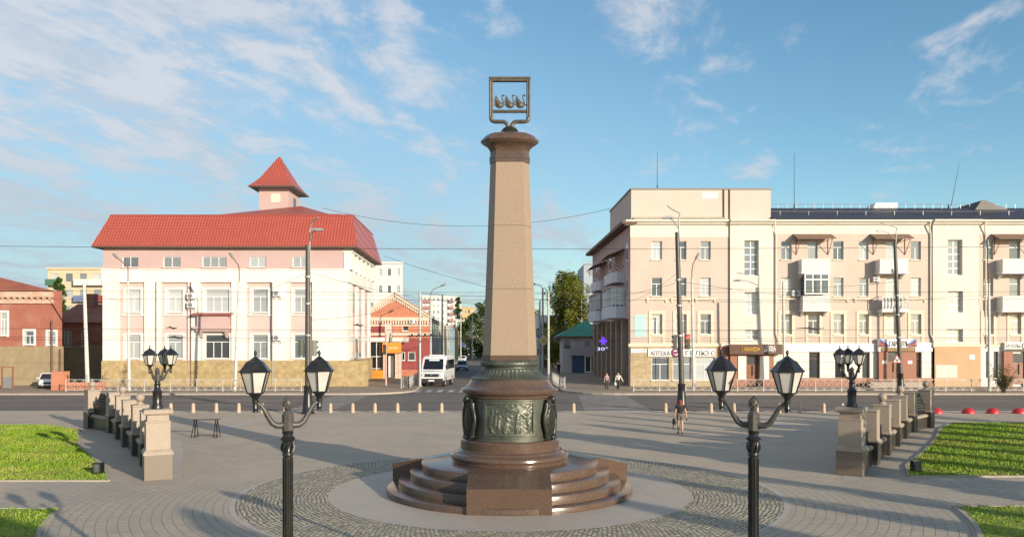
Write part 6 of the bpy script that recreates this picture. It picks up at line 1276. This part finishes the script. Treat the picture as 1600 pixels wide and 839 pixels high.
b = B(); b.ball((0, -3.0, 1.02), .08, 10, 6, (1, .4, 1)); b.out('emblem', chrome, vb); b = B(); b.box(-.6, .6, -1.0, .2, 2.645, 2.74); b.out('roof_vent', white_m, vb, bevel=.03); b = B(); b.box(-.45, .45, -1.66, -1.6, 2.18, 2.36); b.out('route_board', white_m, vb)
vb.location = (at(674, 0, 84)[0] + .45, 86.3, -.1); vb.rotation_euler = (0, 0, R(-5)); vb.scale = (1.2, 1.2, 1.2)

# ---------------------------------------------------------------- people
def skin_obj(name, pts, edges, m, parent, root=0, sub=2):
    """one continuous surface grown over a skeleton of (position, radius)"""
    me = bpy.data.meshes.new(name); me.from_pydata([p for p, r in pts], edges, []); o = bpy.data.objects.new(name, me); COL.objects.link(o)
    md = o.modifiers.new('grow', 'SKIN'); md.use_smooth_shade = True
    sv = me.skin_vertices[0].data
    for i, (p, r) in enumerate(pts): sv[i].radius = (r * 1.1, r * 1.1) if not isinstance(r, tuple) else (r[0] * 1.12, r[1] * 1.12); sv[i].use_root = i == root
    s2 = o.modifiers.new('soft', 'SUBSURF'); s2.levels = sub; s2.render_levels = sub
    bpy.context.view_layer.update(); dgp = bpy.context.evaluated_depsgraph_get(); nm = bpy.data.meshes.new_from_object(o.evaluated_get(dgp))
    o.modifiers.clear(); old = o.data; o.data = nm; bpy.data.meshes.remove(old); nm.name = name; nm.materials.clear(); nm.materials.append(m); nm.shade_smooth()
    if parent: o.parent = parent
    return o
skin_m = mat('skin', (.50, .29, .20), .55, (.46, .26, .18), 6); skin_old = mat('skin_pale', (.48, .31, .24), .55, (.45, .28, .21), 6)
def person(label, loc, rz, s, P, top, bottom, shoes, hair, topL='short', botL='short', skirt=False, skin=skin_m, hairlong=True):
    """P: pose dict in metres (z up, facing -y): joints of a 1.7 m figure"""
    r = thing('person', label, 'person'); J = P
    def chain(*names): return names
    pts = []; idx = {}; ed = []
    def add(n, p, rad): idx[n] = len(pts); pts.append((p, rad))
    add('pelvis', J['pelvis'], (.145, .105)); add('belly', J['belly'], (.125, .095)); add('chest', J['chest'], (.145, .105)); add('neck0', J['neck0'], (.075, .065)); add('neck', J['neck'], .052); add('head', J['head'], (.088, .10)); add('crown', J['crown'], (.08, .092)); ed += [(0, 1), (1, 2), (2, 3), (3, 4), (4, 5), (5, 6)]
    for sd in 'LR':
        add('sh' + sd, J['sh' + sd], .062); add('el' + sd, J['el' + sd], .042); add('wr' + sd, J['wr' + sd], .029); add('pa' + sd, J['pa' + sd], (.036, .02))
        ed += [(idx['neck0'], idx['sh' + sd]), (idx['sh' + sd], idx['el' + sd]), (idx['el' + sd], idx['wr' + sd]), (idx['wr' + sd], idx['pa' + sd])]
        d = (Vector(J['pa' + sd]) - Vector(J['wr' + sd])).normalized()
        for k in range(4):
            q = Vector(J['pa' + sd]) + d * (.045 + .012 * (1.5 - abs(k - 1.5))) + Vector((0, .012, 0)) * (k - 1.5); add(f'f{sd}{k}', tuple(q), .0085); ed.append((idx['pa' + sd], idx[f'f{sd}{k}']))
        q = Vector(J['pa' + sd]) + Vector((0, -.035, .0)) + d * .01; add('th' + sd, tuple(q), .009); ed.append((idx['pa' + sd], idx['th' + sd]))
        add('hip' + sd, J['hip' + sd], .088); add('kn' + sd, J['kn' + sd], .056); add('cf' + sd, tuple(Vector(J['kn' + sd]).lerp(Vector(J['an' + sd]), .3)), .054); add('an' + sd, J['an' + sd], .036); add('to' + sd, J['to' + sd], .032)
        ed += [(0, idx['hip' + sd]), (idx['hip' + sd], idx['kn' + sd]), (idx['kn' + sd], idx['cf' + sd]), (idx['cf' + sd], idx['an' + sd]), (idx['an' + sd], idx['to' + sd])]
    skin_obj('body', pts, ed, skin, r)
    V = lambda n: Vector(J[n])
    tp = [((J['pelvis'][0], J['pelvis'][1], J['pelvis'][2] - .06), (.16, .122)), (J['belly'], (.142, .112)), (J['chest'], (.165, .122)), (J['neck0'], (.085, .078))]; te = [(0, 1), (1, 2), (2, 3)]
    for sd in 'LR':
        i = len(tp); tp.append((J['sh' + sd], .076)); te.append((3, i))
        e = V('sh' + sd).lerp(V('el' + sd), .6) if topL == 'short' else V('el' + sd); tp.append((tuple(e), .058)); te.append((i, i + 1))
        if topL == 'long': tp.append((tuple(V('el' + sd).lerp(V('wr' + sd), .92)), .043)); te.append((i + 1, i + 2))
    skin_obj('shirt', tp, te, top, r)
    if skirt:
        b = B(); hp = V('pelvis'); b.lathe([(.15, hp.z + .1), (.18, hp.z - .05), (.20, hp.z - .3), (.215, hp.z - .52), (.20, hp.z - .53)], 20, (hp.x, hp.y)); b.out('skirt', bottom, r, 60)
    else:
        bp = [(tuple(V('pelvis') + Vector((0, 0, .02))), (.158, .12)), (tuple(V('pelvis') + Vector((0, 0, .13))), (.14, .108))]; be = [(0, 1)]
        for sd in 'LR':
            i = len(bp); bp.append((J['hip' + sd], .108)); be.append((0, i)); kk_ = V('hip' + sd).lerp(V('kn' + sd), .62 if botL == 'short' else 1); bp.append((tuple(kk_), .095 if botL == 'short' else .074)); be.append((i, i + 1))
            if botL == 'long': bp.append((tuple(V('kn' + sd).lerp(V('an' + sd), .95)), .062)); be.append((i + 1, i + 2))
        skin_obj('shorts' if botL == 'short' else 'trousers', bp, be, bottom, r)
    for sd in 'LR':
        a, t = V('an' + sd), V('to' + sd); d = (t - a); d.z = 0; d.normalize(); hl = a - d * .05
        skin_obj('shoe', [((hl.x, hl.y, max(.045, a.z - .06)), .042), ((a.x + d.x * .05, a.y + d.y * .05, max(.042, a.z - .06)), .045), ((t.x + d.x * .03, t.y + d.y * .03, max(.03, t.z)), .032)], [(0, 1), (1, 2)], shoes, r, 0, 1)
    h = V('head'); c = V('crown')
    back = Vector((0, .03, 0)); hp_ = [(tuple(c + Vector((0, .008, .03))), (.105, .112)), (tuple(h.lerp(c, .2) + back * 1.5), (.115, .108))]
    he = [(0, 1)]
    if hairlong: hp_.append((tuple(V('neck') + Vector((0, .055, -.02))), (.10, .055))); he.append((1, 2)); hp_.append((tuple(V('neck0') + Vector((0, .08, -.05))), (.10, .04))); he.append((2, 3))
    skin_obj('hair', hp_, he, hair, r)
    b = B(); f = h + Vector((0, -.088, .0))                 # face: nose, eyes, mouth
    b.ball((f.x, f.y - .005, f.z + .005), .016, 8, 6, (.8, 1.2, 1.4)); b.out('nose', skin, r, 60); b = B()
    for sg in (-1, 1): b.ball((f.x + sg * .03, f.y + .012, f.z + .035), .011, 8, 6)
    b.out('eyes', white_m, r, 60); b = B(); b.ball((f.x, f.y + .012, f.z - .04), .02, 8, 5, (1.1, .5, .35)); b.out('mouth', mat('lips', (.35, .10, .09), .5), r, 60)
    r.location = loc; r.rotation_euler = (0, 0, rz); r.scale = (s, s, s); return r
def pose(stride=.0, armL=(.0, .0), armR=(.0, .0), lean=0.0):
    return dict(pelvis=(0, 0, .96), belly=(0, -.005 - lean * .3, 1.10), chest=(0, -lean * .6, 1.29), neck0=(0, .01 - lean, 1.42), neck=(0, -.0 - lean, 1.49), head=(0, -.02 - lean, 1.58), crown=(0, -.01 - lean, 1.65),
        shL=(.165, .01 - lean, 1.385), shR=(-.165, .01 - lean, 1.385), elL=(.225 + armL[0] * .5, .03 + armL[1] * .5, 1.11), elR=(-.225 - armR[0] * .5, .03 + armR[1] * .5, 1.11), wrL=(.245 + armL[0], .0 + armL[1], .88), wrR=(-.245 - armR[0], .0 + armR[1], .88), paL=(.25 + armL[0] * 1.1, -.01 + armL[1] * 1.15, .81), paR=(-.25 - armR[0] * 1.1, -.01 + armR[1] * 1.15, .81),
        hipL=(.085, 0, .90), hipR=(-.085, 0, .90), knL=(.082, -.03 - stride * .45, .50), knR=(-.082, -.03 + stride * .35, .50), anL=(.075, .02 - stride * .9, .085), anR=(-.075, .04 + stride, .085 + stride * .28), toL=(.085, -.12 - stride * .9, .03), toR=(-.085, -.10 + stride, .03 + stride * .12))
black_c = mat('cloth_black', (.022, .022, .024), .85); olive = mat('cloth_olive', (.15, .14, .095), .85); red_h = mat('hair_red', (.20, .035, .017), .6, (.13, .022, .012), 30); grey_h = mat('hair_grey', (.34, .32, .30), .6); cream_c = mat('cloth_cream', (.68, .63, .55), .85); dark_c = mat('cloth_dark', (.05, .045, .05), .85); rosec = mat('cloth_rose', (.34, .22, .21), .85); brown_h = mat('hair_brown', (.08, .05, .035), .6)
w = gp(1063, 677.5); P_ = pose(.13, (.05, -.03), (.045, .06)); wl = person('woman with red hair in black top and olive shorts walking away over the square', (w.x, w.y, 0), R(180), 1.0, P_, black_c, olive, dark_c, red_h)
def held(name, label, cat, loc, build, group=None):
    t = thing(name, label, cat, loc); build(t, loc); return t
def rotp(pt, loc, rz, s=1.0): c, s_ = math.cos(rz), math.sin(rz); return Vector((loc[0] + s * (pt[0] * c - pt[1] * s_), loc[1] + s * (pt[0] * s_ + pt[1] * c), s * pt[2]))
h1 = rotp(P_['paL'], w, R(180)); h2 = rotp(P_['paR'], w, R(180))
def bag(t, p):
    b = B(); b.loft([[(p[0] + dx * k, p[1] + dy * k, p[2] + z) for dx, dy in ((-.06, -.1), (.06, -.1), (.06, .1), (-.06, .1))] for k, z in ((.8, -.36), (1.1, -.3), (1, -.14), (.6, -.06))]); b.out('pouch', black_c, t, 60)
    b = B(); b.tube([(p[0], p[1] - .06, p[2] - .1), (p[0], p[1], p[2] + .0), (p[0], p[1] + .06, p[2] - .1)], .012, 5); b.tube([(p[0] - .02, p[1], p[2] - .32), (p[0] - .05, p[1], p[2] - .5), (p[0] - .02, p[1] + .02, p[2] - .62)], .02, 5); b.out('strap', black_c, t)
held('handbag', 'small black bag with dangling strap in the red haired woman\'s left hand', 'bag', tuple(h1), bag)
def phn(t, p): b = B(); b.box(p[0] - .02, p[0] + .02, p[1] - .045, p[1] + .045, p[2] - .15, p[2] - .02); b.out('case', black_c, t, bevel=.01)
held('phone', 'small black object held in the red haired woman\'s right hand', 'phone', tuple(h2), phn)
q = gp(948, 610); Pm = pose(.10, (.02, .02), (.02, -.05)); person('person in dark rose jacket and dark trousers crossing beside the cream-jacketed person', (q.x, q.y, -.02), R(20), .98, Pm, rosec, dark_c, dark_c, brown_h, 'long', 'long', hairlong=False)
q = gp(966, 609); Pc = pose(.08, (.04, .02), (.22, .06)); person('person in cream jacket and dark trousers carrying a pale bag towards the crossing', (q.x, q.y, -.02), R(165), .98, Pc, cream_c, dark_c, dark_c, grey_h, 'long', 'long', hairlong=False)
hb = rotp(Pc['paL'], q, R(165), .98)
def sack(t, p):
    b = B(); b.lathe([(.03, p[2] - .02), (.05, p[2] - .06), (.12, p[2] - .16), (.14, p[2] - .28), (.10, p[2] - .36), (.02, p[2] - .38)], 12, (p[0], p[1])); b.out('sack', cream_c, t, 60)
held('carrier_bag', 'pale carrier bag hanging from the cream-jacketed person\'s hand', 'bag', tuple(hb), sack)
q = at(873, 0, 112); person('person in black walking in the shade below the green roof', (q[0], 112, .03), R(10), 1.0, pose(.1), black_c, black_c, dark_c, brown_h, 'long', 'long')
q = at(641, 0, 138); person('small distant person in pale top on the left pavement beyond the van', (sx(SL - .5, 138), 138, .03), R(5), 1.0, pose(.1), cream_c, rosec, dark_c, brown_h, 'short', 'long')

# ---------------------------------------------------------------- trees
def leaf_mat(name, a, bb):
    d = Nd(name, .75, .08); c = d.mix(d.ramp(d.noise(.5, None, 4), .35, .65), a, bb); c = d.mix(d.ramp(d.noise(6, None, 2), .4, .65, 0, .5), c, tuple(v * .6 for v in a))
    d.p.inputs['Subsurface Weight'].default_value = 0
    tr = d.n('ShaderNodeBsdfTranslucent'); d.put(tr.inputs['Color'], c); mx = d.n('ShaderNodeMixShader'); mx.inputs[0].default_value = .25
    outn = d.t.nodes['Material Output']; d.t.links.new(d.p.outputs[0], mx.inputs[1]); d.t.links.new(tr.outputs[0], mx.inputs[2]); d.t.links.new(mx.outputs[0], outn.inputs['Surface']); return d.done(c)
leaf_birch = leaf_mat('leaf_birch', (.17, .20, .035), (.27, .26, .05)); leaf_dark = leaf_mat('leaf_dark', (.05, .09, .022), (.09, .13, .03)); leaf_green = leaf_mat('leaf_green', (.06, .12, .03), (.11, .17, .04)); leaf_bush = leaf_mat('leaf_bush', (.07, .12, .025), (.16, .13, .04))
bark = mat('bark', (.16, .13, .10), .9, (.09, .07, .055), 4, bump=.3); bark_birch = mat('bark_birch', (.50, .47, .42), .8, (.12, .11, .10), 2.5, bump=.1)
def tree(name, label, cat, x, y, h, w, seed, leafm, barkm, n=2600, crown0=.25, shape=1.0, droop=0.0, lsz=.28, clumps=26, group='trees', conical=0.0):
    rnd = random.Random(seed); r = thing(name, label, cat, (x, y, 0), 0, group)
    b = B(); lean = rnd.uniform(-.03, .03) * h; tr = max(.08, h * .018)
    b.tube([(x, y, -.05), (x + lean * .3, y, h * .3), (x + lean, y, h * .62), (x + lean * 1.2, y, h * .92)], [tr * 1.3, tr, tr * .6, tr * .15], 9)
    cl = []
    for i in range(clumps):
        t = (i + rnd.random()) / clumps; z = h * (crown0 + (1 - crown0) * t * .97); prof = math.sin(math.pi * min(1, (.22 + .74 * t) ** (.8 if not conical else .6))) ** .6 if not conical else (1 - t) ** .8 + .06
        a = rnd.uniform(0, 6.283); rad = w * .5 * prof * rnd.uniform(.2, .9) * shape; cx, cy = x + lean * t + rad * math.cos(a), y + rad * math.sin(a); rr = w * rnd.uniform(.13, .22) * (.55 + .6 * prof)
        cl.append((cx, cy, z, rr)); b.tube([(x + lean * t * .8, y, max(h * .15, z - rad * .8)), ((x + cx) / 2, (y + cy) / 2, z - rad * .15), (cx, cy, z)], [tr * .35, tr * .22, tr * .08], 5)
    b.out('trunk', barkm, r, 60)
    vs, fs = [], []
    for i in range(n):
        cx, cy, cz_, rr = rnd.choice(cl); d = Vector((rnd.gauss(0, 1), rnd.gauss(0, 1), rnd.gauss(0, .8))); d = d.normalized() * rr * rnd.random() ** .35
        p = Vector((cx, cy, cz_)) + d; p.z -= droop * rnd.random() ** 2 * (1.0 if droop else 0)
        s = lsz * rnd.uniform(.5, 1.25); q = Matrix.Rotation(rnd.uniform(0, 6.28), 3, 'Z') @ Matrix.Rotation(rnd.uniform(-1.2, 1.2), 3, 'X')
        k = len(vs)
        for dx, dy in ((-.5, 0), (0, -.32), (.55, 0), (0, .32)): vs.append(tuple(p + q @ Vector((dx * s, dy * s, .12 * s * (dx * dx * 4 - .5))) - Vector((x, y, 0))))
        fs.append((k, k + 1, k + 2, k + 3))
    me = bpy.data.meshes.new('crown'); me.from_pydata(vs, [], fs); me.materials.append(leafm); o = bpy.data.objects.new('crown', me); COL.objects.link(o); o.parent = r; return r
tree('birch_tree', 'large yellowish green birch behind the green roofed pavilion', 'tree', at(884, 0, 134)[0], 134, 16.4, 10.0, 11, leaf_birch, bark_birch, 19000, .10, 1.0, 1.5, .40, 46)
tree('birch_tree', 'darker birch leaning against the peach building flank', 'tree', at(908, 0, 130)[0], 129, 13.0, 6, 12, leaf_birch, bark_birch, 8000, .10, 1.0, 1.3, .36, 30)
tree('birch_tree', 'low dark tree just right of the column behind poles', 'tree', at(858, 0, 140)[0], 142, 9.5, 5, 13, leaf_dark, bark, 5000, .05, 1, .6, .36, 26)
tree('poplar_tree', 'narrow dense green tree behind the brick annexe roof', 'tree', at(95, 0, 118)[0], 118, 14.2, 3.6, 14, leaf_green, bark, 6500, .08, 1.0, 0, .34, 34)
for k, (px, y, h, w_, lb) in enumerate(((735, 235, 13, 9, 'dark tree on the left of the far street end'), (753, 260, 17, 10, 'dark tall tree nearest the column at the far street end'), (765, 300, 20, 14, 'broad dark tree closing the far end of the side street'), (722, 280, 11, 8, 'small dark tree before the grey terrace block'), (715, 330, 24, 7, 'thin conical dark tree beside the white tower'), (832, 250, 14, 12, 'dark tree mostly hidden behind the column'))):
    tree('street_tree', lb, 'tree', at(px, 0, y)[0], y, h, w_, 30 + k, leaf_dark, bark, 3200, .05, 1, 0, .7, 24, conical=1 if k == 4 else 0)
def bush(label, x, y, h, w_, seed, n=1600):
    rnd = random.Random(seed); r = thing('bush', label, 'bush', (x, y, 0)); b = B()
    tips = []
    for k in range(22): a = rnd.uniform(0, 6.28); q = Vector((x + w_ * .5 * rnd.random() * math.cos(a), y + w_ * .4 * rnd.random() * math.sin(a), h * rnd.uniform(.45, 1))); tips.append(q); b.tube([(x + rnd.uniform(-.15, .15), y, 0), tuple(Vector((x, y, 0)).lerp(q, .55) + Vector((0, 0, .1))), tuple(q)], [.03, .02, .006], 4)
    b.out('stems', bark, r); vs, fs = [], []
    for i in range(n):
        q = rnd.choice(tips); p = Vector((x, y, .1)).lerp(q, rnd.uniform(.3, 1.05)) + Vector((rnd.gauss(0, .12), rnd.gauss(0, .12), rnd.gauss(0, .1))); s = rnd.uniform(.06, .15); m_ = Matrix.Rotation(rnd.uniform(0, 6.28), 3, 'Z') @ Matrix.Rotation(rnd.uniform(-1.2, 1.2), 3, 'X'); k = len(vs)
        for dx, dy in ((-.5, 0), (0, -.3), (.55, 0), (0, .3)): vs.append(tuple(p + m_ @ Vector((dx * s, dy * s, 0)) - Vector((x, y, 0))))
        fs.append((k, k + 1, k + 2, k + 3))
    me = bpy.data.meshes.new('foliage'); me.from_pydata(vs, [], fs); me.materials.append(leaf_bush); o = bpy.data.objects.new('foliage', me); COL.objects.link(o); o.parent = r
p = at(1597, 0, 69); bush('reddish green bush on the road verge at the right edge of the picture', p[0], 71.6, 2.6, 3.4, 5, 2600)
# park trees standing right of and behind the viewpoint: they throw the long shade over the square
park = [(q * .755 + t * .655, q * .655 - t * .755, h, w_) for q, t, h, w_ in ((27.8, 6, 9.5, 3.9), (3.4, 8, 7.9, 3.4), (7.4, 11, 8.0, 2.4), (17.0, 21, 9.0, 2.4), (21.0, 11, 8.2, 1.5), (23.6, 9, 8.0, 1.15), (31.6, 5, 8.6, 1.5), (34.0, 5, 9.0, 1.1), (36.6, 4, 9.5, 1.4), (39.4, 3, 9.0, 1.2), (42.0, 3, 9.0, 1.5), (44.8, 3, 9.0, 1.2), (47.6, 3, 9.5, 1.7), (51, 4, 10, 2.0))]
t0 = tree('park_tree', 'leafy park tree of the row right of the viewpoint shading the square', 'tree', park[0][0], park[0][1], 9.5, 3.9, 60, leaf_green, bark, 4200, .20, 1.0, 0, .42, 30, 'park trees beside the square')
t0.location = (park[0][0], park[0][1], 0)
for k, (x, y, h, w_) in enumerate(park[1:]): dup(t0, (x, y, 0), k * 1.7, sc=(w_ / 3.9, w_ / 3.9, h / 9.5))
